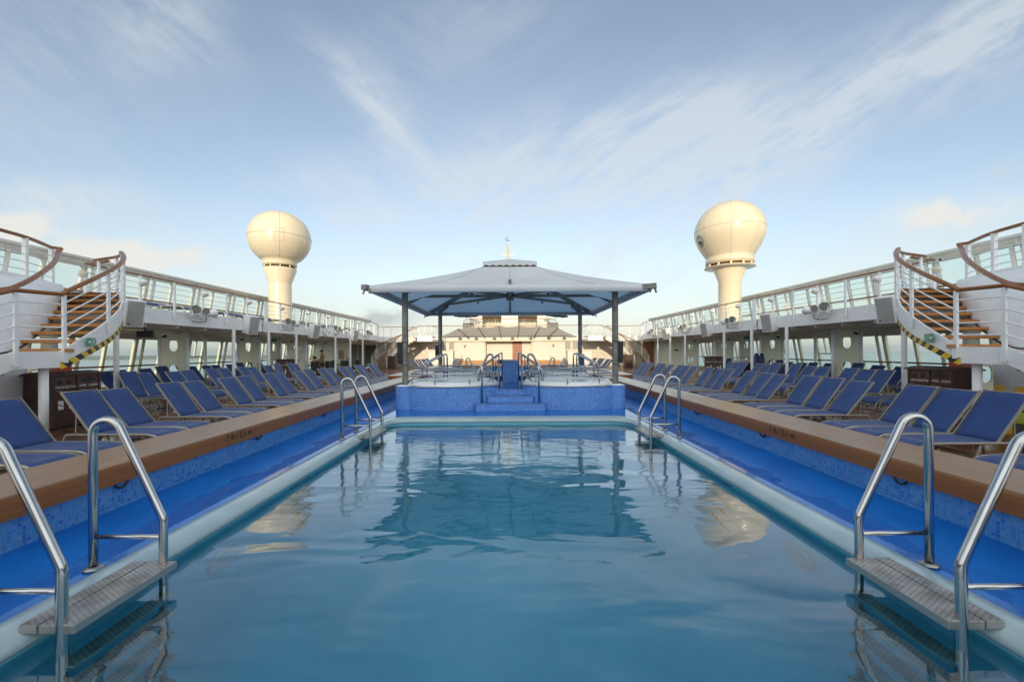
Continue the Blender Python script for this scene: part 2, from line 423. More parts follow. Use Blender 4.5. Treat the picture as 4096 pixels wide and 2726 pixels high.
def wood_mat(name, col, plank, axis='X', rough=0.35, groove=0.35, gw=0.05, stain=0.5, wet=0.0, grey=0.0, tint=(0.2, 0.08, 0.03), coat=0.0, far_pale=0.0):
    """planks side by side along one axis, seams dark, grain stretched along the plank"""
    m = bpy.data.materials.new(name); m.use_nodes = True
    t = m.node_tree; q = NG(t); b = t.nodes['Principled BSDF']
    gx, gy, gz = q.xyz(q.n('ShaderNodeNewGeometry').outputs['Position'])
    a = {'X': gx, 'Y': gy, 'Z': gz}[axis]
    along = gy if axis == 'X' else gx
    s = q.m('DIVIDE', a, plank)
    fr = q.m('FRACT', s); idx = q.m('FLOOR', s)
    ed = q.m('MINIMUM', fr, q.m('SUBTRACT', 1.0, fr))
    seam = q.map(ed, 0.0, gw, 1.0, 0.0)
    vecg = q.cxyz(q.m('MULTIPLY', a, 24.0), q.m('MULTIPLY', along, 1.6), q.m('ADD', q.m('MULTIPLY', gz, 20.0), q.m('MULTIPLY', idx, 7.3)))
    grain = q.noise(vecg, 1.0, 6, 0.65)
    wn = q.n('ShaderNodeTexWhiteNoise', noise_dimensions='1D'); q.put(wn.inputs['W'], idx)
    c = q.mix(q.map(grain, 0.25, 0.75), tuple(x * 0.62 for x in col), tuple(min(1, x * 1.2) for x in col))
    c = q.mix(q.m('MULTIPLY', wn.outputs['Value'], 0.30), c, tuple(x * 0.55 for x in col))
    posv = q.n('ShaderNodeNewGeometry').outputs['Position']
    mp = q.n('ShaderNodeMapping'); q.put(mp.inputs['Vector'], posv); mp.inputs['Scale'].default_value = (5.0, 0.9, 2.0) if axis == 'X' else (0.9, 5.0, 2.0)
    st = q.map(q.noise(mp.outputs[0], 1.0, 7, 0.7), 0.52, 0.72)
    if far_pale:      # patchy paler tone on the plank top, growing towards the far end
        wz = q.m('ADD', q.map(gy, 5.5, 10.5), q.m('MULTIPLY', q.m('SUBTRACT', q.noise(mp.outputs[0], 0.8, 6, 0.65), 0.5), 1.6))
        c = q.mix(q.m('MULTIPLY', q.map(wz, 0.25, 0.85), far_pale), c, (0.56, 0.48, 0.36))
    c = q.mix(q.m('MULTIPLY', st, stain), c, tint)
    if grey:
        gn = q.map(q.noise(posv, 0.5, 5, 0.6), 0.35, 0.65)
        c = q.mix(q.m('MULTIPLY', gn, grey), c, (0.36, 0.285, 0.20))
    c = q.mix(q.m('MULTIPLY', seam, groove * 2), c, (0.03, 0.02, 0.012))
    q.put(b.inputs['Base Color'], c)
    if wet:
        wn2 = q.map(q.noise(posv, 0.9, 5, 0.6), 0.42, 0.6)
        q.put(b.inputs['Roughness'], q.map(wn2, 0, 1, rough, wet))
    else:
        q.put(b.inputs['Roughness'], q.map(grain, 0.2, 0.8, rough - 0.07, rough + 0.1))
    b.inputs['Coat Weight'].default_value = coat; b.inputs['Coat Roughness'].default_value = 0.16
    bp = q.n('ShaderNodeBump'); bp.inputs['Strength'].default_value = 0.35; bp.inputs['Distance'].default_value = 0.004
    q.put(bp.inputs['Height'], q.m('SUBTRACT', q.m('MULTIPLY', grain, 0.3), seam)); q.put(b.inputs['Normal'], bp.outputs[0])
    return m
teak_deck = wood_mat('teak_deck', (0.26, 0.115, 0.05), 0.07, 'X', 0.4, 0.45, 0.06, 0.35, wet=0.08)
bench_wood = wood_mat('bench_wood', (0.33, 0.160, 0.058), 0.075, 'X', 0.32, 0.40, 0.06, 0.6, grey=0.18, coat=0.2, far_pale=0.85)
bench_face = wood_mat('bench_face_wood', (0.29, 0.105, 0.022), 0.45, 'Z', 0.35, 0.0, 0.01, 0.2)
tread_wood = wood_mat('tread_wood', (0.58, 0.24, 0.05), 0.09, 'Y', 0.4, 0.2, 0.04, 0.2)
rail_wood = wood_mat('rail_wood', (0.30, 0.115, 0.030), 0.5, 'X', 0.28, 0.0, 0.01, 0.35)
door_wood = wood_mat('door_wood', (0.34, 0.10, 0.025), 0.18, 'X', 0.35, 0.2, 0.03, 0.3)
stage_wood = wood_mat('stage_wood', (0.50, 0.24, 0.08), 0.09, 'Y', 0.4, 0.2, 0.04, 0.2)
bin_wood = wood_mat('bin_wood', (0.085, 0.032, 0.022), 0.07, 'Y', 0.45, 0.4, 0.06, 0.2)
bin_plain = pmat('bin_brown', (0.075, 0.035, 0.028), 0.5, var=0.08)

def tile_mat(name, ts, cols, grout, rough=0.18, uv=True):
    m = bpy.data.materials.new(name); m.use_nodes = True
    t = m.node_tree; q = NG(t); b = t.nodes['Principled BSDF']
    u, v, _ = q.xyz(q.n('ShaderNodeTexCoord').outputs['UV'])
    su = q.m('DIVIDE', u, ts); sv = q.m('DIVIDE', v, ts)
    fu = q.m('FRACT', su); fv = q.m('FRACT', sv)
    eu = q.m('MINIMUM', fu, q.m('SUBTRACT', 1.0, fu)); ev = q.m('MINIMUM', fv, q.m('SUBTRACT', 1.0, fv))
    gr = q.map(q.m('MINIMUM', eu, ev), 0.035, 0.085, 1.0, 0.0)
    wn = q.n('ShaderNodeTexWhiteNoise', noise_dimensions='3D')
    q.put(wn.inputs['Vector'], q.cxyz(q.m('FLOOR', su), q.m('FLOOR', sv), 0))
    rp = q.n('ShaderNodeValToRGB'); rp.color_ramp.interpolation = 'CONSTANT'
    els = rp.color_ramp.elements
    for k, (p, c) in enumerate(cols):
        e = els[k] if k < 2 else els.new(p)
        e.position = p; e.color = (*c, 1)
    q.put(rp.inputs[0], wn.outputs['Value'])
    big = q.noise(q.cxyz(u, v, 0), 1.4, 4)
    c = q.mix(q.map(big, 0.3, 0.7, 0.0, 0.25), rp.outputs[0], (0.07, 0.19, 0.52))
    c = q.mix(q.m('MULTIPLY', gr, 0.8), c, grout)
    q.put(b.inputs['Base Color'], c)
    q.put(b.inputs['Roughness'], q.m('ADD', q.m('MULTIPLY', gr, 0.5), rough))
    bp = q.n('ShaderNodeBump'); bp.inputs['Strength'].default_value = 0.5; bp.inputs['Distance'].default_value = 0.0015
    q.put(bp.inputs['Height'], q.m('SUBTRACT', q.m('MULTIPLY', wn.outputs['Value'], 0.3), gr)); q.put(b.inputs['Normal'], bp.outputs[0])
    return m
tile = tile_mat('blue_mosaic', 0.027, [(0.0, (0.045, 0.19, 0.50)), (0.18, (0.065, 0.245, 0.56)), (0.45, (0.09, 0.275, 0.58)), (0.68, (0.045, 0.245, 0.60)), (0.84, (0.012, 0.14, 0.50)), (0.94, (0.11, 0.28, 0.58))], (0.14, 0.26, 0.42))
tile_tub = tile_mat('periwinkle_mosaic', 0.03, [(0.0, (0.075, 0.24, 0.63)), (0.2, (0.10, 0.27, 0.66)), (0.5, (0.12, 0.30, 0.70)), (0.75, (0.145, 0.33, 0.73)), (0.9, (0.06, 0.18, 0.58))], (0.24, 0.35, 0.62))

def wet_blue():
    m = bpy.data.materials.new('blue_wet_floor'); m.use_nodes = True
    t = m.node_tree; q = NG(t); b = t.nodes['Principled BSDF']
    pos = q.n('ShaderNodeNewGeometry').outputs['Position']
    px, py, pz = q.xyz(pos)
    n1 = q.noise(pos, 1.1, 5, 0.6)
    # puddles lie against the lip of the pool
    near = q.map(q.m('ABSOLUTE', px), 2.3, 2.95, 0.22, -0.20)
    pud = q.map(q.m('ADD', n1, near), 0.48, 0.60)
    b.inputs['Base Color'].default_value = (0.006, 0.085, 0.46, 1)
    c = q.mix(q.map(q.noise(pos, 3.0, 5), 0.3, 0.7), (0.0012, 0.115, 0.44), (0.0018, 0.15, 0.54))
    q.put(b.inputs['Base Color'], c)
    b.inputs['Specular IOR Level'].default_value = 0.28
    q.put(b.inputs['Roughness'], q.map(pud, 0, 1, 0.45, 0.03))
    bp = q.n('ShaderNodeBump'); bp.inputs['Distance'].default_value = 0.004
    q.put(bp.inputs['Strength'], q.map(pud, 0, 1, 0.15, 0.05))
    q.put(bp.inputs['Height'], q.noise(pos, 14.0, 3)); q.put(b.inputs['Normal'], bp.outputs[0])
    return m
blue_floor = wet_blue()
lip_m = pmat('white_lip_paint', (0.38, 0.49, 0.53), 0.14, var=0.06, vscale=2.5, dirt=0.25, bump=0.05, bscale=10)
basin_m = pmat('pool_basin_paint', (0.155, 0.50, 0.65), 0.5, var=0.05, vscale=0.8)
acrylic = pmat('white_acrylic', (0.80, 0.82, 0.84), 0.2, var=0.02)

def water_mat(name, tint, s1, b1, s2, b2, fore=False):
    m = bpy.data.materials.new(name); m.use_nodes = True
    t = m.node_tree; q = NG(t); b = t.nodes['Principled BSDF']
    b.inputs['Base Color'].default_value = (*tint, 1)
    b.inputs['Transmission Weight'].default_value = 1.0
    b.inputs['Roughness'].default_value = 0.0
    b.inputs['IOR'].default_value = 1.36
    b.inputs['Coat Weight'].default_value = 0.8; b.inputs['Coat Roughness'].default_value = 0.0; b.inputs['Coat IOR'].default_value = 1.5
    pos = q.n('ShaderNodeNewGeometry').outputs['Position']
    px, py, pz = q.xyz(pos)
    mp = q.n('ShaderNodeMapping'); q.put(mp.inputs['Vector'], pos); mp.inputs['Scale'].default_value = (0.75, 1.6, 1); mp.inputs['Rotation'].default_value = (0, 0, R(14))
    h = q.m('MULTIPLY', q.noise(mp.outputs[0], s1, 2, 0.45, 0.8), b1)
    amp = q.map(py, 2.6, 6.0, 0.22, 1.35) if fore else 1.0
    patch = q.map(q.noise(pos, 0.6, 2), 0.35, 0.65, 0.35, 1.0)
    h2 = q.m('MULTIPLY', q.m('MULTIPLY', q.noise(mp.outputs[0], s2, 3, 0.55, 0.4), b2), q.m('MULTIPLY', amp, patch))
    h3 = q.m('MULTIPLY', q.noise(mp.outputs[0], s1 * 2.6, 2, 0.5, 0.6), b1 * 0.16)
    bp = q.n('ShaderNodeBump'); bp.inputs['Strength'].default_value = 1.0; bp.inputs['Distance'].default_value = 1.0
    q.put(bp.inputs['Height'], q.m('ADD', q.m('ADD', h, h3), h2)); q.put(b.inputs['Normal'], bp.outputs[0]); q.put(b.inputs['Coat Normal'], bp.outputs[0])
    return m
pool_water_m = water_mat('pool_water', (0.38, 0.84, 0.98), 1.05, 0.020, 8.0, 0.0030, True)
tub_water_m = water_mat('tub_water', (0.85, 0.95, 0.97), 5.0, 0.010, 22.0, 0.004)

def sea_mat():
    m = bpy.data.materials.new('sea_water'); m.use_nodes = True
    t = m.node_tree; q = NG(t); b = t.nodes['Principled BSDF']
    b.inputs['Base Color'].default_value = (0.10, 0.26, 0.31, 1); b.inputs['Roughness'].default_value = 0.18
    pos = q.n('ShaderNodeNewGeometry').outputs['Position']
    bp = q.n('ShaderNodeBump'); bp.inputs['Strength'].default_value = 0.6; bp.inputs['Distance'].default_value = 0.6
    q.put(bp.inputs['Height'], q.noise(pos, 0.25, 4)); q.put(b.inputs['Normal'], bp.outputs[0])
    return m
sea_m = sea_mat()
def glass_mat():
    m = bpy.data.materials.new('window_glass'); m.use_nodes = True
    t = m.node_tree; q = NG(t); t.nodes.remove(t.nodes['Principled BSDF'])
    tr = q.n('ShaderNodeBsdfTransparent'); tr.inputs[0].default_value = (0.90, 0.955, 0.945, 1)
    gl = q.n('ShaderNodeBsdfGlossy'); gl.inputs['Roughness'].default_value = 0.02
    fr = q.n('ShaderNodeFresnel'); fr.inputs[0].default_value = 1.25
    bk = q.n('ShaderNodeNewGeometry').outputs['Backfacing']
    mx = q.n('ShaderNodeMixShader'); q.put(mx.inputs[0], q.m('MULTIPLY', fr.outputs[0], q.m('SUBTRACT', 1.0, bk)))
    t.links.new(tr.outputs[0], mx.inputs[1]); t.links.new(gl.outputs[0], mx.inputs[2])
    t.links.new(mx.outputs[0], t.nodes['Material Output'].inputs[0])
    return m
glass = glass_mat()
def fabric_mat(name, col, trans=0.35, tcol=(0.50, 0.83, 1.17)):
    m = bpy.data.materials.new(name); m.use_nodes = True
    t = m.node_tree; q = NG(t); t.nodes.remove(t.nodes['Principled BSDF'])
    vec = q.n('ShaderNodeTexCoord').outputs['Object']
    c = q.mix(q.map(q.noise(vec, 0.9, 5), 0.3, 0.7), tuple(x * 0.9 for x in col), col)
    df = q.n('ShaderNodeBsdfDiffuse'); q.put(df.inputs[0], c)
    tl = q.n('ShaderNodeBsdfTranslucent'); tl.inputs[0].default_value = (col[0] * tcol[0], col[1] * tcol[1], min(1, col[2] * tcol[2]), 1)
    mx = q.n('ShaderNodeMixShader'); mx.inputs[0].default_value = trans
    t.links.new(df.outputs[0], mx.inputs[1]); t.links.new(tl.outputs[0], mx.inputs[2])
    gl = q.n('ShaderNodeBsdfGlossy'); gl.inputs['Roughness'].default_value = 0.4
    mx2 = q.n('ShaderNodeMixShader'); mx2.inputs[0].default_value = 0.04
    t.links.new(mx.outputs[0], mx2.inputs[1]); t.links.new(gl.outputs[0], mx2.inputs[2])
    t.links.new(mx2.outputs[0], t.nodes['Material Output'].inputs[0])
    return m
canopy_fab = fabric_mat('canopy_membrane', (0.86, 0.86, 0.85), 0.27)
awning_fab = fabric_mat('awning_membrane', (0.92, 0.86, 0.74), 0.45, (1, 1, .95))
def sling_mat():
    m = bpy.data.materials.new('blue_sling'); m.use_nodes = True
    t = m.node_tree; q = NG(t); b = t.nodes['Principled BSDF']
    oi = q.n('ShaderNodeObjectInfo')
    vec = q.n('ShaderNodeTexCoord').outputs['Object']
    vx, vy, vz = q.xyz(vec)
    n1 = q.noise(vec, 5.0, 5, 0.6)
    c = q.mix(q.map(n1, 0.3, 0.7), (0.009, 0.040, 0.165), (0.014, 0.054, 0.205))
    c = q.mix(q.m('MULTIPLY', oi.outputs['Random'], 0.4), c, (0.020, 0.055, 0.20))
    weave = q.m('MULTIPLY', q.m('SINE', q.m('MULTIPLY', vx, 900.0)), q.m('SINE', q.m('MULTIPLY', vy, 900.0)))
    q.put(b.inputs['Base Color'], c); b.inputs['Roughness'].default_value = 0.55
    b.inputs['Sheen Weight'].default_value = 0.12; b.inputs['Sheen Roughness'].default_value = 0.4
    bp = q.n('ShaderNodeBump'); bp.inputs['Strength'].default_value = 0.3; bp.inputs['Distance'].default_value = 0.001
    q.put(bp.inputs['Height'], weave); q.put(b.inputs['Normal'], bp.outputs[0])
    return m
sling = sling_mat()
def hazard_mat():
    m = bpy.data.materials.new('hazard_tape'); m.use_nodes = True
    t = m.node_tree; q = NG(t); b = t.nodes['Principled BSDF']
    u, v, _ = q.xyz(q.n('ShaderNodeTexCoord').outputs['UV'])
    s = q.m('FRACT', q.m('ADD', q.m('MULTIPLY', u, 4.6), q.m('MULTIPLY', v, 4.5)))
    n = q.noise(q.cxyz(u, v, 0), 30, 4)
    c = q.mix(q.m('GREATER_THAN', s, 0.5), (0.75, 0.50, 0.04), (0.018, 0.018, 0.022))
    c = q.mix(q.m('MULTIPLY', q.map(n, 0.55, 0.75), 0.35), c, (0.3, 0.27, 0.2))
    q.put(b.inputs['Base Color'], c); b.inputs['Roughness'].default_value = 0.5
    return m
hazard = hazard_mat()
def tread_metal():
    m = bpy.data.materials.new('pressed_steel_tread'); m.use_nodes = True
    t = m.node_tree; q = NG(t); b = t.nodes['Principled BSDF']
    vec = q.n('ShaderNodeTexCoord').outputs['Object']
    vx, vy, vz = q.xyz(vec)
    sx = q.m('DIVIDE', vx, 0.020); sy = q.m('DIVIDE', vy, 0.024)
    row = q.m('FLOOR', sx); sy2 = q.m('ADD', sy, q.m('MULTIPLY', q.m('MODULO', row, 2.0), 0.5))
    fx = q.m('SUBTRACT', q.m('FRACT', sx), 0.5); fy = q.m('SUBTRACT', q.m('FRACT', sy2), 0.5)
    d = q.m('SQRT', q.m('ADD', q.m('MULTIPLY', q.m('MULTIPLY', fx, fx), 2.2), q.m('MULTIPLY', fy, fy)))
    hole = q.map(d, 0.22, 0.34, 1.0, 0.0)
    c = q.mix(q.map(q.noise(vec, 9, 5), 0.3, 0.7), (0.33, 0.30, 0.27), (0.55, 0.51, 0.46))
    c = q.mix(q.m('MULTIPLY', hole, 0.75), c, (0.06, 0.05, 0.045))
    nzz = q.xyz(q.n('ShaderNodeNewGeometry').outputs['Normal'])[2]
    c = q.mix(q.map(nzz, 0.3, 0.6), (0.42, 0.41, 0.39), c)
    q.put(b.inputs['Base Color'], c); b.inputs['Metallic'].default_value = 0.75
    q.put(b.inputs['Roughness'], q.map(q.noise(vec, 14, 4), 0.3, 0.7, 0.28, 0.5))
    bp = q.n('ShaderNodeBump'); bp.inputs['Strength'].default_value = 0.6; bp.inputs['Distance'].default_value = 0.003
    q.put(bp.inputs['Height'], q.m('SUBTRACT', 1.0, hole)); q.put(b.inputs['Normal'], bp.outputs[0])
    return m
tread_steel = tread_metal()
# ================================================================== the setting
def flat(name, polys, z, mat, kind='structure', t=None):
    mb = MB()
    for (x0, x1, y0, y1) in polys: mb.quad((x0, y0, z), (x1, y0, z), (x1, y1, z), (x0, y1, z))
    return mb.build(name, mat, None, kind)
# sea: a disc out to the dipped horizon
mb = MB()
loops = [[(r * math.cos(2 * PI * k / 96), r * math.sin(2 * PI * k / 96), -30.0) for k in range(96)] for r in (20, 200, 900, 2600, 6500)]
loft(mb, loops[::-1], False)
mb.face(loops[0])
mb.build('sea', sea_m, None, 'structure')
# island off the port side
sand_m = pmat('island_sand', (0.50, 0.44, 0.32), 0.9, var=0.1, vscale=0.02)
scrub_m = pmat('island_scrub', (0.17, 0.19, 0.10), 0.95, var=0.3, vscale=0.03)
rnd = random.Random(3)
def ridge(name, mat, x0, x1, y0, y1, h, nx, ny, rough, zb=-30.3):
    mb = MB(); rows = []
    for j in range(ny + 1):
        row = []
        for i in range(nx + 1):
            u = i / nx; v = j / ny
            e = math.sin(PI * v) ** 0.6 * min(1, 8 * u) * min(1, 8 * (1 - u))
            n = 0.6 + 0.4 * math.sin(u * 17 + 1.3 * math.sin(v * 5)) * math.cos(u * 7.7 + 1) + rough * (rnd.random() - 0.5)
            row.append((x0 + (x1 - x0) * u, y0 + (y1 - y0) * v + 30 * math.sin(u * 9), zb + h * e * max(0.1, n)))
        rows.append(row)
    for j in range(ny):
        for i in range(nx): mb.quad(rows[j][i], rows[j][i + 1], rows[j + 1][i + 1], rows[j + 1][i])
    return mb.build(name, mat, None, 'structure')
ridge('island', sand_m, -3600, -560, 1560, 3300, 4.5, 120, 8, 0.15)
ridge('island_scrub', scrub_m, -3500, -660, 1790, 3250, 9.5, 500, 26, 0.9)

# teak deck with openings for the two pools
flat('deck', [(-16.3, -3.5, -60, 62), (3.5, 16.3, -60, 62), (-3.5, 3.5, -60, -2.2), (-3.5, 3.5, 8.3, 14.6), (-3.5, 3.5, 26.2, 62)], 0.0, teak_deck)

# ---- blue wet floor round the pools (hole for each basin)
def ring_floor(name, outer, hole, z, mat):
    pts = outer + hole
    tris = tessellate_polygon([[Vector((p[0], p[1], 0)) for p in outer], [Vector((p[0], p[1], 0)) for p in hole]])
    mb = MB(); mb.v = [(p[0], p[1], z) for p in pts]
    for a, b, c in tris:
        cr = (pts[b][0] - pts[a][0]) * (pts[c][1] - pts[a][1]) - (pts[b][1] - pts[a][1]) * (pts[c][0] - pts[a][0])
        mb.f.append((a, b, c) if cr > 0 else (a, c, b)); mb.sm.append(False)
    return mb.build(name, mat, None, 'structure')
def rect(x0, x1, y0, y1): return [(x0, y0), (x1, y0), (x1, y1), (x0, y1)]
GZ = 0.413
POOLS = [dict(xh=2.165, y0=-1.3, y1=7.45, ob=7.82), dict(xh=2.165, y0=15.5, y1=24.3, ob=24.62)]
ring_floor('blue_floor', rect(-3.16, 3.16, -2.6, 14.5), [(p[0], p[1]) for p in rrect(2.25, -1.42, 7.62, 0.42, 0)], GZ, blue_floor)
ring_floor('blue_floor_far', rect(-3.16, 3.16, 14.5, 25.1), [(p[0], p[1]) for p in rrect(2.25, 15.3, 24.5, 0.42, 0)], GZ, blue_floor)

# ---- pools
WZ = 0.325
for k, P in enumerate(POOLS):
    y0, y1, ob = P['y0'], P['y1'], P['ob']; yb = y0 - (ob - y1)
    t = thing('swimming_pool', ['large blue swimming pool filling the foreground with a rounded white lip', 'far swimming pool behind the hot tubs, in front of the stage'][k], 'pool', (0, 0, 0))
    mb = MB()
    loft(mb, [rrect(2.34, yb, ob, 0.46, 0.4145), rrect(2.325, yb + .03, ob - .03, 0.45, 0.425), rrect(2.28, yb + .10, ob - .10, 0.42, 0.4345),
              rrect(2.22, y0 - .10, y1 + .10, 0.38, 0.436), rrect(2.165, y0 - .03, y1 + .03, 0.34, 0.426), rrect(2.128, y0 + .005, y1 - .005, 0.31, 0.405),
              rrect(2.115, y0 + .02, y1 - .02, 0.30, 0.382), rrect(2.125, y0 + .01, y1 - .01, 0.31, 0.36), rrect(2.15, y0 - .01, y1 + .01, 0.33, 0.352), rrect(2.17, y0 - .02, y1 + .02, 0.34, 0.356)])
    mb.build('lip', lip_m, t)
    mb = MB(); zf = -1.75
    ws = [rrect(2.165, y0, y1, 0.34, 0.39), rrect(2.165, y0, y1, 0.34, zf + .6)] + [rrect(2.165 - .6 * (1 - math.cos(R(a))), y0 + .6 * (1 - math.cos(R(a))), y1 - .6 * (1 - math.cos(R(a))), 0.34 - .2 * (1 - math.cos(R(a))), zf + .6 - .6 * math.sin(R(a))) for a in (15, 30, 45, 60, 75, 90)]
    loft(mb, ws, True); mb.face(ws[-1])
    mb.build('basin', basin_m, t)
    # underwater lights let into the side walls
    if k == 0:
        for sx in (-1, 1):
            for yy in (3.1, 5.6):
                M = frame_M((sx * 2.160, yy, -0.25), (0, -sx, 0), (0, 0, 1))
                l = MB().lathe([(0.16, 0), (0.165, 0.02), (0.13, 0.03), (0.12, 0.012), (0, 0.012)], M=M, n=28).build('underwater_light', pmat('light_niche', (0.28, 0.36, 0.40), 0.4) if 'light_niche' not in MATS else MATS['light_niche'], t)
        rows = ['6 FT-1.8M', '5 FT-1.5M', '4 FT-1.2M', '3 FT-0.9M', '2 FT-0.6M', '1 FT-0.3M']
        for i, s in enumerate(rows):
            z = 0.262 - 0.30 * i
            put_text('depth_marking', s, 0.085, inkblue, frame_M((0, 7.444, z), (1, 0, 0), (0, 0, 1)), t, 0.003, 1.12, 0.002)
            put_text('depth_marking', s, 0.085, inkblue, frame_M((-2.159, 4.25, z), (0, 1, 0), (0, 0, 1)), t, 0.003, 1.12, 0.002)
            put_text('depth_marking', s, 0.085, inkblue, frame_M((2.159, 4.25, z), (0, -1, 0), (0, 0, 1)), t, 0.003, 1.12, 0.002)
    mb = MB(); mb.face(rrect(2.164, y0 + .001, y1 - .001, 0.339, WZ)); mb.build('pool_water' if k == 0 else 'pool_water_far', pool_water_m, None, 'structure')

# ---- wooden benches that border the pools
def tiled_wall(mb, a, b, z0, z1, flip=False):
    a = Vector((a[0], a[1], 0)); b = Vector((b[0], b[1], 0)); L = (b - a).length
    q = [(a.x, a.y, z0), (b.x, b.y, z0), (b.x, b.y, z1), (a.x, a.y, z1)]; uv = [(a.y, z0), (a.y + L, z0), (a.y + L, z1), (a.y, z1)]
    if flip: q = q[::-1]; uv = uv[::-1]
    mb.quad(*q, uv=uv)
BT, BB = 0.77, 0.62
for s in (-1, 1):
    side = 'left' if s < 0 else 'right'
    t = thing('pool_bench', f'long plank-topped wooden bench with blue mosaic wall along the {side} edge of the pool', 'bench', (s * 3.4, 0, 0))
    L = lambda x: x - s * 3.4
    mb = MB(); xi, xo = s * 3.10, s * 3.71
    mb.box(L(xi), L(xo), -3.2, 14.2, BB, BT)
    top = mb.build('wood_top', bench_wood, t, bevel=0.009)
    # brown facing board on the pool side, 3 mm proud
    mb = MB()
    for (ya, yb) in ((-3.2, -1.6), (-1.596, 1.4), (1.404, 4.3), (4.304, 7.2), (7.204, 10.1), (10.104, 13.0), (13.004, 14.2)): mb.box(L(xi - s * 0.004), L(xi + s * 0.01), ya, yb, BB - 0.002, BT - 0.02)
    mb.build('facing_board', bench_face, t, bevel=0.003)
    mb = MB(); tiled_wall(mb, (L(s * 3.135), -3.2), (L(s * 3.135), 14.9), GZ - 0.01, BB + .01, flip=(s < 0)); mb.build('mosaic_wall', tile, t)
    mb = MB(); mb.box(L(s * 3.66), L(s * 3.63), -3.2, 14.1, 0.0, BB + .005); mb.build('outer_board', bench_face, t)
    for yy in (1.5, 3.3, 5.1, 6.9, 8.7):
        pts = [(L(s * (3.128 - 0.018)), yy + 0.055 * math.cos(a), BB + 0.004 - 0.05 * math.sin(a)) for a in [PI * q / 10 for q in range(11)]]
        MB().tube(pts, 0.009, 6).build('grab_ring', black, t)
    put_text('depth_marking', '7 ft / 2.1 m', 0.098, blackp, frame_M((L(xi - s * 0.0045), 4.72, 0.703), (0, 1, 0) if s < 0 else (0, -1, 0), (0, 0, 1)), t, 0.001, 1.02, 0.002)
# far bench: a U round the far pool
t = thing('pool_bench', 'wide U-shaped wooden bench with rounded corners around the far pool', 'bench', (0, 20, 0))
xo, xi, ya, yb, ye = 4.5, 3.10, 14.75, 25.1, 26.2
out = []
def corner(cx, cy, r, a0, a1): return [(cx + r * math.cos(R(a0 + (a1 - a0) * k / 8)), cy + r * math.sin(R(a0 + (a1 - a0) * k / 8))) for k in range(9)]
poly = corner(xo - .5, ya + .5, .5, -90, 0) + corner(xo - .5, ye - .5, .5, 0, 90) + corner(-xo + .5, ye - .5, .5, 90, 180) + corner(-xo + .5, ya + .5, .5, 180, 270) + [(-xi, ya)] + [(-xi, yb), (xi, yb)] + [(xi, ya)]
mb = MB()
pts = [(p[0], p[1] - 20) for p in poly]
tris = tessellate_polygon([[Vector((p[0], p[1], 0)) for p in pts]])
for z, fl in ((BT, False), (BB, True)):
    i0 = len(mb.v); mb.v += [(p[0], p[1], z) for p in pts]
    for a, b, c in tris:
        cr = (pts[b][0] - pts[a][0]) * (pts[c][1] - pts[a][1]) - (pts[b][1] - pts[a][1]) * (pts[c][0] - pts[a][0])
        tr = (a, b, c) if (cr > 0) != fl else (a, c, b)
        mb.f.append(tuple(i0 + q for q in tr)); mb.sm.append(False)
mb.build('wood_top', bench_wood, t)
mb = MB()
for k in range(len(pts)):
    p, q = pts[k], pts[(k + 1) % len(pts)]
    mb.quad((p[0], p[1], BB), (q[0], q[1], BB), (q[0], q[1], BT), (p[0], p[1], BT))
mb.build('facing_board', bench_face, t)
mb = MB()
for s in (-1, 1): tiled_wall(mb, (s * 3.135, ya - 20 + .15), (s * 3.135, yb - 20), GZ - .01, BB, flip=(s < 0))
tiled_wall(mb, (-3.135, yb - 20 + .03), (3.135, yb - 20 + .03), GZ - .01, BB); mb.build('mosaic_wall', tile, t)
mb = MB(); opts = [(p[0] * 0.985, p[1] * 0.985) for p in pts[:36]]
for p, q in zip(opts, opts[1:]): mb.quad((p[0], p[1], 0), (q[0], q[1], 0), (q[0], q[1], BB), (p[0], p[1], BB))
mb.build('outer_board', bench_face, t)

# ---- pool ladders
def pool_ladder(x, y, s, label, group='stainless pool ladders'):
    """s = +1 on the right side; origin at the foot of the inner post line"""
    t = thing('pool_ladder', label, 'ladder', (0, 0, 0), 0, group)
    hw = 0.267
    for dy in (-hw, hw):
        yy = y + dy
        xin, xout = x, x + s * 0.40
        prof = [(xin, -1.1), (xin, 0.66), (xin, 0.695), (xin + s * 0.006, 0.715)]
        # slanted run up to a round bend, then straight down to the blue floor
        sl = Vector((s * 0.262, 0.475)); sl.normalize()
        cx, cz, r = xout - s * 0.082, 1.185, 0.082
        n = Vector((-sl.y * s, sl.x * s)) if s > 0 else Vector((sl.y, -sl.x))
        n = Vector((-abs(sl.y) * s, abs(sl.x)))
        a0 = math.atan2(n.y, n.x); a1 = 0.0 if s > 0 else PI
        if s < 0 and a0 < 0: a0 += 2 * PI
        for k in range(11):
            a = a0 + (a1 - a0) * k / 10; prof.append((cx + r * math.cos(a), cz + r * math.sin(a)))
        prof.append((xout, GZ))
        rail = MB().tube([(p[0], yy, p[1]) for p in prof], 0.0215, 14)
        ro = rail.build('rail', steel, t)
        MB().tube([(xin, yy, 0.60), (xout, yy, 0.60)], 0.0125, 10).build('cross_bar', steel, t)
        MB().lathe([(0.022, 0.02), (0.045, 0.012), (0.047, 0.0), (0.0, 0.0)], (xout, yy, GZ + .001), 18).build('foot_flange', steel_d, t)
    for i in range(6):
        zt = 0.436 + 0.0185 - i * 0.245 if i else 0.4565
        x0 = x - s * 0.068; x1 = x + s * (0.18 if i == 0 else 0.08)
        mb = MB(); xm = x0 + (x1 - x0) * 0.66
        mb.box(x0, xm - s * .004, y - hw - .012, y + hw + .012, zt - .04, zt); 
        if i == 0: mb.box(xm + s * .004, x1, y - hw - .012, y + hw + .012, zt - .038, zt)
        mb.build('tread', tread_steel, t, bevel=0.003)
    return t
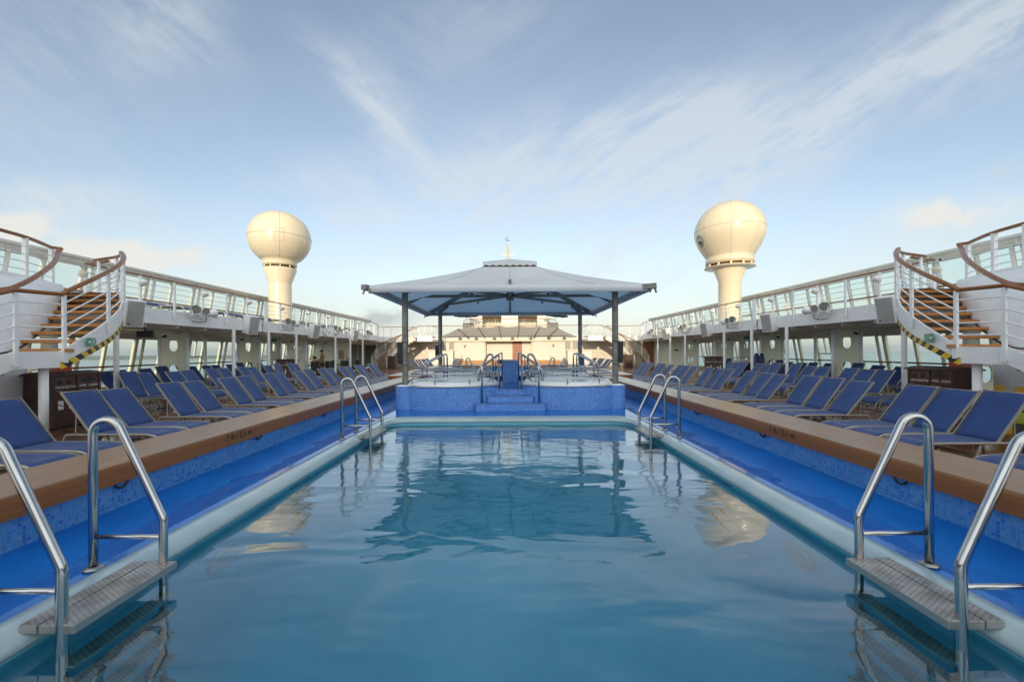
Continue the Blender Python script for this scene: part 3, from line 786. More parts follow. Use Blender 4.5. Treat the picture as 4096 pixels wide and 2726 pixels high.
pool_ladder(-1.985, 2.09, -1, 'stainless pool ladder nearest the viewer on the left edge of the pool')
pool_ladder(1.985, 2.09, 1, 'stainless pool ladder nearest the viewer on the right edge of the pool')
pool_ladder(-1.985, 6.11, -1, 'stainless pool ladder at the far left corner of the near pool')
pool_ladder(1.985, 6.11, 1, 'stainless pool ladder at the far right corner of the near pool')
pool_ladder(-2.0, 17.6, -1, 'stainless pool ladder on the left edge of the far pool, nearer one')
pool_ladder(2.0, 17.6, 1, 'stainless pool ladder on the right edge of the far pool, nearer one')
pool_ladder(-2.0, 22.6, -1, 'stainless pool ladder on the left edge of the far pool, closer to the stage')
pool_ladder(2.0, 22.6, 1, 'stainless pool ladder on the right edge of the far pool, closer to the stage')

# ---- raised terrace with hot tubs under the canopy
PT = 0.804
t = thing('tub_terrace', 'blue mosaic terrace and three front steps between the round hot tubs', 'terrace', (0, 11.2, 0))
mb = MB(); y = lambda v: v - 11.2
def tbox(mb, x0, x1, y0, y1, z0, z1):
    mb.quad((x0, y0, z0), (x1, y0, z0), (x1, y0, z1), (x0, y0, z1), uv=[(x0, z0), (x1, z0), (x1, z1), (x0, z1)])
    mb.quad((x1, y1, z0), (x0, y1, z0), (x0, y1, z1), (x1, y1, z1), uv=[(x1, z0), (x0, z0), (x0, z1), (x1, z1)])
    mb.quad((x0, y1, z0), (x0, y0, z0), (x0, y0, z1), (x0, y1, z1), uv=[(y1, z0), (y0, z0), (y0, z1), (y1, z1)])
    mb.quad((x1, y0, z0), (x1, y1, z0), (x1, y1, z1), (x1, y0, z1), uv=[(y0, z0), (y1, z0), (y1, z1), (y0, z1)])
tbox(mb, -1.2, 1.2, y(9.30), y(13.2), GZ - .01, PT); tbox(mb, -2.6, 2.6, y(10.75), y(11.7), GZ - .01, PT - .002)
tbox(mb, -1.2, 1.2, y(13.2), y(13.6), GZ - .01, 0.60)
mb.build('mosaic_wall', tile_tub, t)
mb = MB(); mb.quad((-1.2, y(9.30), PT), (1.2, y(9.30), PT), (1.2, y(13.2), PT), (-1.2, y(13.2), PT)); mb.quad((-2.6, y(10.75), PT - .003), (2.6, y(10.75), PT - .003), (2.6, y(11.7), PT - .003), (-2.6, y(11.7), PT - .003))
mb.quad((-1.2, y(13.2), .6), (1.2, y(13.2), .6), (1.2, y(13.6), .6), (-1.2, y(13.6), .6)); mb.build('blue_top', blue_floor, t)
for (z0, z1, yf, yb, xh) in ((GZ, 0.565, 8.50, 8.78, 0.71), (0.565, 0.689, 8.75, 9.06, 0.48), (0.689, PT + .002, 9.04, 9.3, 0.335)):
    mb = MB(); tbox(mb, -xh, xh, y(yf), y(yb + .3), GZ - .01, z1); st = mb.build('step', tile_tub, t)
    mb = MB(); mb.quad((-xh, y(yf), z1), (xh, y(yf), z1), (xh, y(yb + .3), z1), (-xh, y(yb + .3), z1)); mb.build('step_top', blue_floor, st)
    mb = MB(); mb.box(-xh, xh, y(yf) - .006, y(yf) + .012, z1 - .006, z1 + .003); mb.build('nosing', steel_d, st)
for sx in (-1, 1):
    MB().box(sx * .20, sx * .27, y(9.85), y(9.99), PT + .002, PT + .10).build('step_light', pmat('step_light_plate', (.5, .5, .48), .3) if 'step_light_plate' not in MATS else MATS['step_light_plate'], t)

def hot_tub(cx, cy, label):
    t = thing('hot_tub', label, 'hot tub', (cx, cy, 0), 0, 'round hot tubs under the canopy')
    def sq(k, n=72, a=1.085, b=1.05, e=2 / 2.8):
        an = 2 * PI * k / n; ca, sa = math.cos(an), math.sin(an)
        return (a * math.copysign(abs(ca) ** e, ca), b * math.copysign(abs(sa) ** e, sa))
    mb = MB(); u = 0
    for k in range(72):
        p, q = sq(k), sq(k + 1); L = math.hypot(q[0] - p[0], q[1] - p[1])
        mb.quad((*p, GZ - .01), (*q, GZ - .01), (*q, .893), (*p, .893), uv=[(u, GZ - .01), (u + L, GZ - .01), (u + L, .893), (u, .893)], sm=True); u += L
    mb.build('mosaic_wall', tile_tub, t, weld=True)
    mb = MB(); loft(mb, [[(x_ * s_, y_ * s_, z_) for (x_, y_) in (sq(k) for k in range(72))] for s_, z_ in ((.995, .884), (1.012, .886), (1.012, .904), (.99, .906))]); mb.build('steel_trim', steel_d, t)
    mb = MB(); mb.face([(*sq(k), .9) for k in range(72)]); mb.build('ledge', acrylic, t)
    MB().lathe([(1.04, .905), (1.02, .925), (.98, .965), (.96, .985), (0.90, .985), (0.86, .965), (0.84, .90), (0.80, .62), (0.55, .45), (0.0, .43)], n=64).build('rim', acrylic, t)
    w = MB(); w.face([(0.852 * math.cos(2 * PI * k / 64), 0.852 * math.sin(2 * PI * k / 64), 0.945) for k in range(64)]); w.build('water', tub_water_m, t)
    # low ring rail, open towards the centre aisle
    inn = PI if cx > 0 else 0.0
    sgn = 1 if cy < 11 else -1
    for rr, zz in ((1.00, 1.158),):
        pts = [(rr * math.cos(inn + R(32) + a), rr * math.sin(inn + R(32) + a), zz) for a in [R(318) * k / 60 for k in range(61)]]
        ring = MB().tube(pts, 0.020, 10).build('ring_rail', steel, t)
        for k in range(8):
            a = inn + R(40) + R(300) * k / 7
            MB().cyl((rr * math.cos(a), rr * math.sin(a), .90), (rr * math.cos(a), rr * math.sin(a), zz), 0.012, 8).build('post', steel_d, ring)
    return t
hot_tub(-1.32, 9.65, 'round bubbling hot tub on the near left under the canopy')
hot_tub(1.32, 9.65, 'round bubbling hot tub on the near right under the canopy')
hot_tub(-1.32, 12.79, 'round hot tub on the far left, behind the near left tub')
hot_tub(1.32, 12.79, 'round hot tub on the far right, behind the near right tub')

# ---- handrails on the terrace
def handrail(label, runs, r=0.021, loc=(0, 0, 0)):
    t = thing('handrail', label, 'handrail', loc, 0, 'bent steel handrails on the tub terrace')
    for pts in runs: MB().tube([tuple(a - b for a, b in zip(p, loc)) for p in pts], r, 10).build('rail', steel, t)
    return t
def bend(pts, rad=0.07):
    out = [Vector(pts[0])]
    for a, b, c in zip(pts, pts[1:], pts[2:]):
        a, b, c = Vector(a), Vector(b), Vector(c)
        p = b + (a - b).normalized() * min(rad, (a - b).length / 2); q = b + (c - b).normalized() * min(rad, (c - b).length / 2)
        for k in range(6):
            u = k / 5; out.append(p * (1 - u) ** 2 + b * 2 * u * (1 - u) + q * u ** 2)
    out.append(Vector(pts[-1])); return [tuple(p) for p in out]
for s in (-1, 1):
    sd_ = 'left' if s < 0 else 'right'
    handrail(f'steel handrail with diagonal brace up the {sd_} side of the blue steps', [bend([(s * .60, 8.70, .565), (s * .60, 8.70, 1.31), (s * .28, 9.22, 1.56), (s * .255, 9.29, 1.56), (s * .258, 9.27, PT - .1)]), [(s * .595, 8.72, .90), (s * .265, 9.25, 1.15)]])
    handrail(f'pair of inverted-J rails at the aisle side of the near {sd_} hot tub', [bend([(s * .80, yy, .9), (s * .80, yy, 1.10), (s * .56, yy, 1.56), (s * .44, yy, 1.56), (s * .44, yy, PT)], .09) for yy in (10.25, 10.50)], .024)
    handrail(f'short straight-backed rail beside the tiled podium on the {sd_}', [bend([(s * .42, 11.45, PT), (s * .40, 11.45, 1.47), (s * .26, 12.0, 1.60), (s * .24, 12.05, 1.58), (s * .245, 12.05, PT)])])
    handrail(f'pair of long sloping rails at the outer {sd_} steps between the tubs', [bend([(s * 2.33, yy, GZ), (s * 2.33, yy, 1.29), (s * 1.84, yy, 1.56), (s * 1.76, yy, 1.56), (s * 1.76, yy, PT)], .08) for yy in (10.95, 11.52)] + [[(s * 2.33, 11.0, .85), (s * 1.9, 11.0, 1.15)]])
    handrail(f'low second bar behind the near {sd_} hot tub', [bend([(s * .62, 10.72, PT), (s * .62, 10.72, 1.14), (s * 2.2, 10.72, 1.14)], .05), bend([(s * .55, 10.78, PT), (s * .55, 10.78, 1.19), (s * 2.4, 10.78, 1.19)], .05)], .018)

# ---- tiled podium in the aisle with a navy padded cover
t = thing('tiled_podium', 'square blue mosaic podium with a navy cover in the middle of the terrace', 'podium', (0, 11.25, 0))
mb = MB(); tbox(mb, -.20, .205, -.2, .2, PT - .01, 1.37); mb.build('mosaic_body', tile_tub, t)
MB().box(-.225, .23, -.225, .225, 1.37, 1.395).build('top_slab', steel_d, t, bevel=.004)
t = thing('navy_cabinet', 'low navy cabinet standing behind the blue tiled podium', 'cabinet', (-.12, 12.4, 0))
MB().box(-.08, .30, -.2, .2, PT, 1.25).build('body', navy, t, bevel=.01)
MB().box(-.27, .36, -.22, .22, 1.25, 1.385).build('lid', navy, t, bevel=.02)
MB().box(-.272, .362, -.225, -.22, 1.27, 1.282).build('trim', alu, t)

# ---- canopy
t = thing('pool_canopy', 'large square pale grey fabric canopy on four steel posts over the hot tubs', 'canopy', (0, 11.22, 0))
y = lambda v: v - 11.22
HW = 2.84
for sx in (-1, 1):
    for yy in (8.97, 13.47):
        p = MB().lathe([(.0655, .905), (.0655, 3.02)], (sx * 2.28, y(yy), 0), 24).build('post', galv, t)
        MB().lathe([(.17, .88), (.17, .915), (.1, .925), (.0655, .925)], (sx * 2.28, y(yy), 0), 24).build('base_plate', acrylic, p)
        for zz in (1.37, 1.86): MB().lathe([(.066, zz - .03), (.072, zz - .028), (.072, zz + .028), (.066, zz + .03)], (sx * 2.28, y(yy), 0), 24).build('clamp', galv, p)
        MB().lathe([(.205, GZ - .01), (.205, .905)], (sx * 2.28, y(yy), 0), 32, uvr=.205).build('mosaic_plinth', tile_tub, p)
        MB().face([(sx * 2.28 + .205 * math.cos(2 * PI * k / 32), y(yy) + .205 * math.sin(2 * PI * k / 32), .9) for k in range(32)]).build('plinth_top', acrylic, p)
# membrane: four panels, slightly dished, rolled over the eaves
def roof_z(u):           # u = 0 collar, 1 eaves
    return 3.79 + (2.985 - 3.79) * (u + 0.055 * math.sin(PI * u))
NU, NV = 14, 16
mb = MB()
c0 = .675
for k in range(4):
    M = Matrix.Rotation(k * PI / 2, 4, 'Z')
    grid = []
    for i in range(NU + 1):
        u = i / NU; hw = c0 + (HW - c0) * u; row = []
        for j in range(NV + 1):
            v = -1 + 2 * j / NV
            sag = 0.05 * math.sin(PI * u) * (1 - v * v)
            row.append(M @ Vector((v * hw, -hw, roof_z(u) - sag)))
        grid.append(row)
    # roll over the eave tube
    for a in (35, 75, 115, 150):
        row = []
        for j in range(NV + 1):
            v = -1 + 2 * j / NV; rr = .075
            yy_ = -(HW - .0 + rr * math.sin(R(a)) * .55); zz = 2.985 - rr + rr * math.cos(R(a))
            row.append(M @ Vector((v * (HW + .02 * math.sin(R(a))), yy_, zz)))
        grid.append(row)
    for i in range(len(grid) - 1):
        for j in range(NV): mb.quad(grid[i][j], grid[i + 1][j], grid[i + 1][j + 1], grid[i][j + 1], sm=True)
fab = mb.build('roof_fabric', canopy_fab, t, weld=True)
# seams in the cloth
seam_c = pmat('fabric_seam', (.40, .42, .44), .7)
def roof_pt(hwx, hwy_, lift=.006):
    hw = max(abs(hwx), abs(hwy_)); u = (hw - c0) / (HW - c0); v = (hwx if abs(hwy_) >= abs(hwx) else hwy_) / hw
    return (hwx, hwy_, roof_z(u) - 0.05 * math.sin(PI * u) * (1 - v * v) + lift)
for k in range(4):
    M = Matrix.Rotation(k * PI / 2, 4, 'Z')
    for f in (0.0,):
        MB().tube([tuple(M @ Vector(roof_pt(f * hw, -hw))) for hw in [c0 + (HW - c0) * q / 14 for q in range(15)]], .004, 5).build('seam', seam_c, fab)
    for f in (-1, 1): MB().tube([tuple(M @ Vector(roof_pt(f * (c0 + (1.75 - c0) * q / 10), -(c0 + (2.75 - c0) * q / 10)))) for q in range(11)], .003, 5).build('seam', seam_c, fab)
# vent cap with scalloped valance
mb = MB()
n = 64
for k in range(4):
    M = Matrix.Rotation(k * PI / 2, 4, 'Z')
    mb.face([tuple(M @ Vector(p)) for p in ((-.69, -.69, 3.925), (.69, -.69, 3.925), (0, 0, 4.14))])
    for j in range(n):
        a, b = -1 + 2 * j / n, -1 + 2 * (j + 1) / n
        sc = lambda v: 3.825 - .016 * math.cos(v * PI * 8)
        mb.quad(*[tuple(M @ Vector(p)) for p in ((a * .69, -.69, sc(a)), (b * .69, -.69, sc(b)), (b * .69, -.69, 3.925), (a * .69, -.69, 3.925))])
mb.build('vent_cap', canopy_fab, t)
mb = MB()
for k in range(4):
    M = Matrix.Rotation(k * PI / 2, 4, 'Z'); mb.box(-.655, .655, -.665, -.65, 3.74, 3.84, M)
mb.build('vent_frame', darkgap, t)
# steel frame
for k in range(4):
    M = Matrix.Rotation(k * PI / 2, 4, 'Z'); T = lambda p: tuple(M @ Vector(p))
    MB().tube([T((-HW, -HW + .03, 2.90)), T((HW, -HW + .03, 2.90))], .055, 12).build('eave_tube', canopy_fab, t)
    MB().bar(T((2.85, -2.85, 2.87)), T((.66, -.66, 3.66)), .09, .10).build('hip_rafter', galv, t)
    MB().bar(T((0.05, -.05, 3.14)), T((1.96, -1.96, 3.14)), .055, .07).build('strut', galv, t)
    MB().bar(T((0, -.08, 3.14)), T((0, -2.40, 3.135)), .06, .075).build('strut', galv, t)
    MB().bar(T((0, -2.40, 3.13)), T((0, -2.80, 2.93)), .06, .075).build('strut', galv, t)
    MB().bar(T((2.28, -2.25, 2.97)), T((2.02, -2.0, 3.12)), .10, .16).build('gusset', galv, t)
    mb = MB()
    for j in range(46):
        v = -2.6 + 5.2 * j / 45
        mb.bar(T((v, -HW + .07, 2.872)), T((v + .03, -HW + .19, 2.905)), .012, .012)
    mb.tube([T((-2.65, -HW + .20, 2.91)), T((2.65, -HW + .20, 2.91))], .016, 6)
    mb.build('lacing', steel_d, t)
    mb = MB(); mb.bar(T((2.70, -2.84, 2.93)), T((2.94, -2.94, 2.94)), .12, .10); mb.bar(T((2.90, -2.91, 2.93)), T((2.93, -2.95, 2.80)), .03, .03); mb.build('corner_bracket', galv, t)
    MB().lathe([(.02, 3.09), (.035, 3.07), (.035, 3.05), (0, 3.04)], T((.95, -.95, 0)), 10).build('sprinkler', black, t)
MB().cyl((0, 0, 3.02), (0, 0, 3.30), .10, 16).build('hub', galv, t)

# ---- flat black loudspeakers strapped to the posts, one blue notice board
for (sx, yy, lab) in ((-1, 8.97, 'near left'), (1, 8.97, 'near right'), (-1, 13.47, 'far left')):
    t = thing('post_speaker', f'narrow black loudspeaker strapped to the {lab} canopy post', 'speaker', (sx * 2.28, yy, 1.38), 0, 'black speakers on the canopy posts')
    MB().box(sx * .075, sx * .155, -.07, .07, 0, .46).build('cabinet', black, t, bevel=.012)
    MB().box(sx * .155, sx * .160, -.055, .055, .02, .44).build('grille', black, t)
    MB().box(sx * .06, sx * .10, -.03, .03, .1, .36).build('bracket', galv, t)
t = thing('notice_board', 'blue notice board with white lettering strapped to the far right canopy post', 'sign', (2.28, 13.47, 0))
MB().box(.01, .12, -.10, -.075, 1.07, 1.53).build('panel', pmat('notice_blue', (.02, .06, .30), .4), t, bevel=.004)
put_text('heading', 'SPA', .035, textwhite, frame_M((.065, -.1015, 1.50), (1, 0, 0), (0, 0, 1)), t, .001)
mb = MB()
for k in range(6): mb.box(.035, .10, -.1025, -.1005, 1.38 - .045 * k, 1.386 - .045 * k)
mb.build('text_lines', pmat('faint_white', (.18, .22, .45), .5), t)
# ================================================================== the ship round the pool
# superstructure behind the viewer: it shades the near half of the deck from the low sun
t = thing('deckhouse', 'tall white deckhouse behind the viewpoint at the aft end of the pool deck', 'building', (0, -48, 0))
MB().box(-16, 16, -8, 8, 0, 15.6).build('wall', white, t)
mb = MB()
for k in range(9): mb.box(-13 + 3 * k, -11 + 3 * k, 8, 8.03, 4.0, 6.2)
mb.build('window', darkglass, t)
MB().box(-16.2, 16.2, -8.2, 8.2, 15.6, 15.85).build('roof', white, t)

def xw(z): return 16.05 - .185 * (z - .55)          # leaning window wall
FX, FZ0, FZ1 = 11.6, 2.59, 3.08                     # promenade fascia
Y0, Y1 = 10.6, 62.0
NAMES = {-1: 'left', 1: 'right'}
for s in (-1, 1):
    sd_ = NAMES[s]
    # promenade deck slab
    t = thing('promenade_deck', f'raised white promenade deck with deep fascia along the {sd_} side', 'deck', (s * 13.6, 30, 0))
    X = lambda x: s * x - s * 13.6
    Yr = lambda v: v - 30
    # plan of the inner edge: straight, then turning in towards the stage
    edge = [(9.27, 9.82), (9.7, 10.35), (10.5, 10.9), (11.6, 11.2), (11.6, 33.0), (11.7, 35.4), (12.1, 37.7), (12.7, 39.3), (12.9, 40.3), (12.6, 41.0), (11.9, 41.3), (9.0, 41.3), (9.0, 40.0), (7.55, 40.0)]
    mb = MB(); FB = []
    th = .12
    for a, b in zip(edge, edge[1:]):
        pa = [(X(a[0]), Yr(a[1])), (X(b[0]), Yr(b[1]))]
        p, q = pa
        if s > 0: mb.quad((p[0], p[1], FZ0), (p[0], p[1], FZ1), (q[0], q[1], FZ1), (q[0], q[1], FZ0), sm=False)
        else: mb.quad((p[0], p[1], FZ0), (q[0], q[1], FZ0), (q[0], q[1], FZ1), (p[0], p[1], FZ1), sm=False)
    # top and underside of the slab
    ed = edge + [(7.55, 44.9), (15.75, 44.9), (15.75, 3.5), (9.7, 3.5), (9.8, 5.5), (10.0, 6.6), (10.2, 7.6), (10.35, 8.4), (10.45, 9.0), (10.9, 9.85)]
    for z, fl in ((FZ1, False), (FZ0, True)):
        pts = [(X(p[0]), Yr(p[1])) for p in ed]
        tris = tessellate_polygon([[Vector((p[0], p[1], 0)) for p in pts]])
        i0 = len(mb.v); mb.v += [(p[0], p[1], z) for p in pts]
        for a, b, c in tris:
            cr = (pts[b][0] - pts[a][0]) * (pts[c][1] - pts[a][1]) - (pts[b][1] - pts[a][1]) * (pts[c][0] - pts[a][0])
            mb.f.append(tuple(i0 + q for q in ((a, b, c) if (cr > 0) != fl else (a, c, b)))); mb.sm.append(False)
    mb.build('fascia', white, t)
    # expansion joints in the fascia
    mb = MB()
    for yy in (19.35, 29.3): mb.box(X(11.597), X(11.585), Yr(yy - .012), Yr(yy + .012), FZ0 - .002, FZ1 - .02)
    mb.build('joint', blackp, t)
    # beams and pipes under the deck
    mb = MB()
    for k in range(17): mb.box(X(11.75), X(15.6), Yr(12.0 + 1.31 * k - .04), Yr(12.0 + 1.31 * k + .04), FZ0 - .10, FZ0 + .002)
    mb.box(X(12.9), X(12.98), Yr(11.3), Yr(40), FZ0 - .13, FZ0 - .05)
    mb.build('ceiling_beam', soffit_m, t)
    mb = MB()
    for (xx, zz, r) in ((12.3, 2.50, .022), (13.9, 2.46, .03), (14.6, 2.42, .02)): mb.tube([(X(xx), Yr(11.3), zz), (X(xx), Yr(40), zz)], r, 8)
    mb.build('ceiling_pipe', soffit_m, t)
    # ---- leaning window wall, two storeys
    t = thing('window_wall', f'leaning two-storey windscreen of glass and cream mullions along the {sd_} side', 'window wall', (s * 15.6, 24, 0))
    X = lambda x: s * x - s * 15.6
    Yr = lambda v: v - 24
    def lean_box(mb, z0, z1, ya, yb, din, dout):
        p = []
        for z in (z0, z1):
            for (xx, yy) in ((xw(z) - din, ya), (xw(z) + dout, ya), (xw(z) + dout, yb), (xw(z) - din, yb)): p.append((X(xx), Yr(yy), z))
        i = len(mb.v); mb.v += p
        fs = ((0, 3, 2, 1), (4, 5, 6, 7), (0, 1, 5, 4), (1, 2, 6, 5), (2, 3, 7, 6), (3, 0, 4, 7))
        for f in fs: mb.f.append(tuple(i + k for k in (f if s > 0 else f[::-1]))); mb.sm.append(False)
    ys = [17.4 + 1.285 * k for k in range(-5, 22)]
    for storey, (z0, z1) in enumerate(((.30, 2.28), (3.16, 4.74))):
        for k, yy in enumerate(ys):
            heavy = (k + 5) % 2 == 0
            mb = MB(); w = .075 if heavy else .045
            lean_box(mb, z0, z1, yy - w, yy - w * .35, .05, .06); lean_box(mb, z0, z1, yy - w * .2, yy + w * .5, .035, .06); lean_box(mb, z0, z1, yy + w * .6, yy + w, .05, .06)
            mu = mb.build('mullion', cream if storey == 0 else white_far, t)
            if heavy:
                MB().cyl((X(xw(z0) - .16), Yr(yy + .20), z0 - .05), (X(xw(z1) - .16), Yr(yy + .20), z1 + .08), .055, 12).build('brace', cream if storey == 0 else white_far, mu)
        for k in range(len(ys) - 1):
            mb = MB(); lean_box(mb, z0, z1, ys[k] + .03, ys[k + 1] - .03, .004, .006); mb.build('pane', glass, t)
        # a few opened vents in the lower storey
        if storey == 0:
            for yy in (20.6, ):
                mb = MB(); lean_box(mb, 1.40, 1.455, yy - .55, yy + .55, .05, .05); lean_box(mb, 1.45, 2.28, yy + .12, yy + .16, .04, .04); mb.build('vent_frame', cream, t)
    mb = MB()
    lean_box(mb, 0, .30, 10.4, 44.8, .08, .08); mb.build('sill', cream, t)
    mb = MB(); lean_box(mb, 2.28, FZ0 - .002, 10.4, 44.8, .12, .08); lean_box(mb, 2.20, 2.285, 10.4, 44.8, .05, .06); mb.build('lintel', soffit_m, t)
    mb = MB(); lean_box(mb, 2.62, 3.16, 10.4, 44.8, .06, .1); mb.build('spandrel', white, t)
    mb = MB(); lean_box(mb, 4.74, 4.80, 10.4, 44.8, .10, .08); lean_box(mb, 4.80, 4.95, 10.4, 44.8, .16, .10); lean_box(mb, 4.95, 5.02, 10.4, 44.8, .30, .12)
    for k, yy in enumerate(ys):
        if k % 2: lean_box(mb, 4.72, 4.952, yy - .035, yy + .035, .22, .05)
    mb.build('cap_beam', white_far, t)
    mb = MB(); mb.tube([(X(15.72), Yr(10.4), 1.10), (X(15.72), Yr(40), 1.10)], .032, 8); 
    for yy in ys[::2]: mb.bar((X(15.72), Yr(yy), 1.09), (X(xw(1.05)), Yr(yy), 1.04), .03, .03)
    mb.build('lower_handrail', rail_wood, t)
    mb = MB(); mb.tube([(X(15.15), Yr(10.4), 3.83), (X(15.15), Yr(44), 3.83)], .032, 8)
    for yy in ys[::2]: mb.bar((X(15.15), Yr(yy), 3.82), (X(xw(3.8)), Yr(yy), 3.78), .03, .03)
    mb.build('upper_handrail', rail_wood, t)
    # ---- railing on the promenade edge
    t = thing('promenade_railing', f'white promenade railing with wooden handrail above the {sd_} row of loungers', 'railing', (s * 11.6, 25, FZ1))
    X = lambda x: s * x - s * 11.6
    Yr = lambda v: v - 25
    yy = [12.9 + 1.31 * k for k in range(18)]
    posts = [(11.55, v) for v in yy if v < 34] + [(11.68, 35.4), (12.06, 37.7), (12.65, 39.3), (12.84, 40.3), (12.55, 40.95), (11.9, 41.25), (10.5, 41.25), (9.05, 41.25)]
    for (px, py) in posts:
        mb = MB(); mb.box(X(px + .02), X(px - .035), Yr(py - .03), Yr(py + .03), -.32, .98)
        if abs(py - 19.45) < .05: mb.box(X(px + .02), X(px - .035), Yr(py + .12), Yr(py + .18), -.32, .98)
        mb.build('post', white, t)
    path = [(10.65, 10.95), (11.1, 11.15), (11.55, 11.25)] + posts
    path2 = [(9.0, 40.1), (8.3, 40.05), (7.6, 40.05), (7.6, 44.0)]
    for pth in (path, path2):
        for zz in (.18, .37, .56, .75):
            MB().tube([(X(p[0]), Yr(p[1]), zz) for p in pth], .011, 6).build('rod', white, t)
    MB().tube([(X(p[0]), Yr(p[1]), .995) for p in path2], .045, 10, rz=.028).build('handrail', rail_wood, t)
    for p in path2[:3]: MB().cyl((X(p[0]), Yr(p[1]), 0), (X(p[0]), Yr(p[1]), .98), .03, 8).build('post', white, t)
    MB().tube([(X(p[0]), Yr(p[1]), .995) for p in path], .05, 10, rz=.028).build('handrail', rail_wood, t)
    # bulkhead lamps on every second post
    for k, v in enumerate([12.9 + 2.62 * q for q in range(9)]):
        if k > 8: break
        ordn = ['first', 'second', 'third', 'fourth', 'fifth', 'sixth', 'seventh', 'eighth', 'ninth'][k]
        l = thing('wall_lamp', f'round white bulkhead lamp on the {sd_} promenade railing, {ordn} from the viewer', 'lamp', (s * 11.50, v, 3.83), 0, 'bulkhead lamps on the promenade railings')
        M = Matrix.Rotation(R(-90 * s), 4, 'Y')
        MB().lathe([(.0, -.05), (.10, -.05), (.125, -.02), (.125, .02), (.11, .05), (0, .05)], n=20, M=M).build('housing', white, l)
        MB().lathe([(.11, .045), (.10, .10), (.06, .145), (0, .155)], n=20, M=M).build('diffuser', lamp_glass, l)
        MB().lathe([(.112, .04), (.102, .105), (.062, .15), (0, .16)], n=12, M=M @ Matrix.Rotation(0, 4, 'Z'), a0=-PI / 2 if s > 0 else PI / 2, a1=PI / 2 if s > 0 else 3 * PI / 2).build('hood', white, l)
        MB().box(s * .05, s * .08, -.02, .02, -.5, 0).build('conduit', white, l)

    # ---- columns
    for k, (cx, cy) in enumerate([(11.35, 11.9), (11.35, 16.95), (11.35, 19.4), (11.35, 21.9), (11.35, 26.8), (11.35, 29.3), (11.35, 31.75), (14.48, 19.6), (14.48, 29.5)]):
        wh = ['first', 'second', 'third', 'fourth', 'fifth', 'sixth', 'seventh'][k] + ' from the viewer under the promenade edge' if k < 7 else ['nearer', 'farther'][k - 7] + ' of two standing back near the windows'
        c = thing('column', f'round white steel column on the {sd_}, {wh}', 'column', (s * cx, cy, 0), 0, 'columns under the promenade')
        MB().lathe([(.066, 0.02), (.066, FZ0 - .003)], n=20).build('shaft', white, c)
        MB().lathe([(.11, 0), (.11, .02), (.066, .022)], n=20).build('base_ring', white, c)
        if k >= 7: MB().lathe([(.17, 2.40), (.16, 2.34), (.10, 2.27), (0, 2.25)], n=20).build('ceiling_lamp', lamp_glass, c)
    # ---- web frames with oval holes
    def oval(cx, cz, w, h, n=12):
        pts = []
        for k in range(n + 1): a = PI * k / n; pts.append((cx + w / 2 * math.cos(a), cz + (h - w) / 2 + w / 2 * math.sin(a)))
        for k in range(n + 1): a = PI + PI * k / n; pts.append((cx + w / 2 * math.cos(a), cz - (h - w) / 2 + w / 2 * math.sin(a)))
        return pts
    for k, (xa, xb, yy, hw) in enumerate([(13.3, 14.42, 12.05, .40), (13.3, 14.42, 17.0, .40), (13.3, 14.42, 21.9, .40), (13.3, 14.0, 23.9, .28), (13.3, 14.42, 26.8, .40), (13.3, 14.42, 31.75, .40)]):
        wh = ['nearest the viewer', 'second from the viewer', 'third from the viewer', 'narrow one with slim openings', 'fourth broad one', 'farthest'][k]
        b = thing('web_frame', f'cream steel panel with two oval openings on the {sd_}, {wh}', 'bulkhead', (s * (xa + xb) / 2, yy, 0), 0, 'cream panels with oval openings')
        w = xb - xa; M = Matrix.Rotation(R(90), 4, 'X')
        mat = cream if k != 3 else soffit_m
        h1, h2 = oval(0, 1.93, hw, .56), oval(0, .90, hw, .56)
        MB().holed([(-w / 2 + .05, 0), (w / 2 - .05, 0), (w / 2 - .05, 2.56), (-w / 2 + .05, 2.56)], [h1, h2], -.02, .02, M).build('panel', mat, b)
        for e in (h1, h2): MB().tube([(p[0], 0, p[1]) for p in e], .03, 8, closed=True).build('rim', mat, b)
        for e in (-1, 1): MB().cyl((e * w / 2, 0, 0), (e * w / 2, 0, 2.575), .075, 14).build('stanchion', white if k != 3 else mat, b)
        MB().lathe([(.13, 2.54), (.13, 2.47), (.09, 2.41), (0, 2.39)], (-.25 * s, -.14, 0), 18).build('ceiling_lamp', lamp_glass, b)
        if k not in (0, 3):
            mb = MB(); mb.cyl((.28 * s, -.03, 2.33), (.28 * s, -.20, 2.27), .045, 10); mb.build('camera', black, b)
        if k == 3: MB().box(-.14, .14, -.035, -.022, 2.26, 2.40).build('exit_sign', green_s, b)

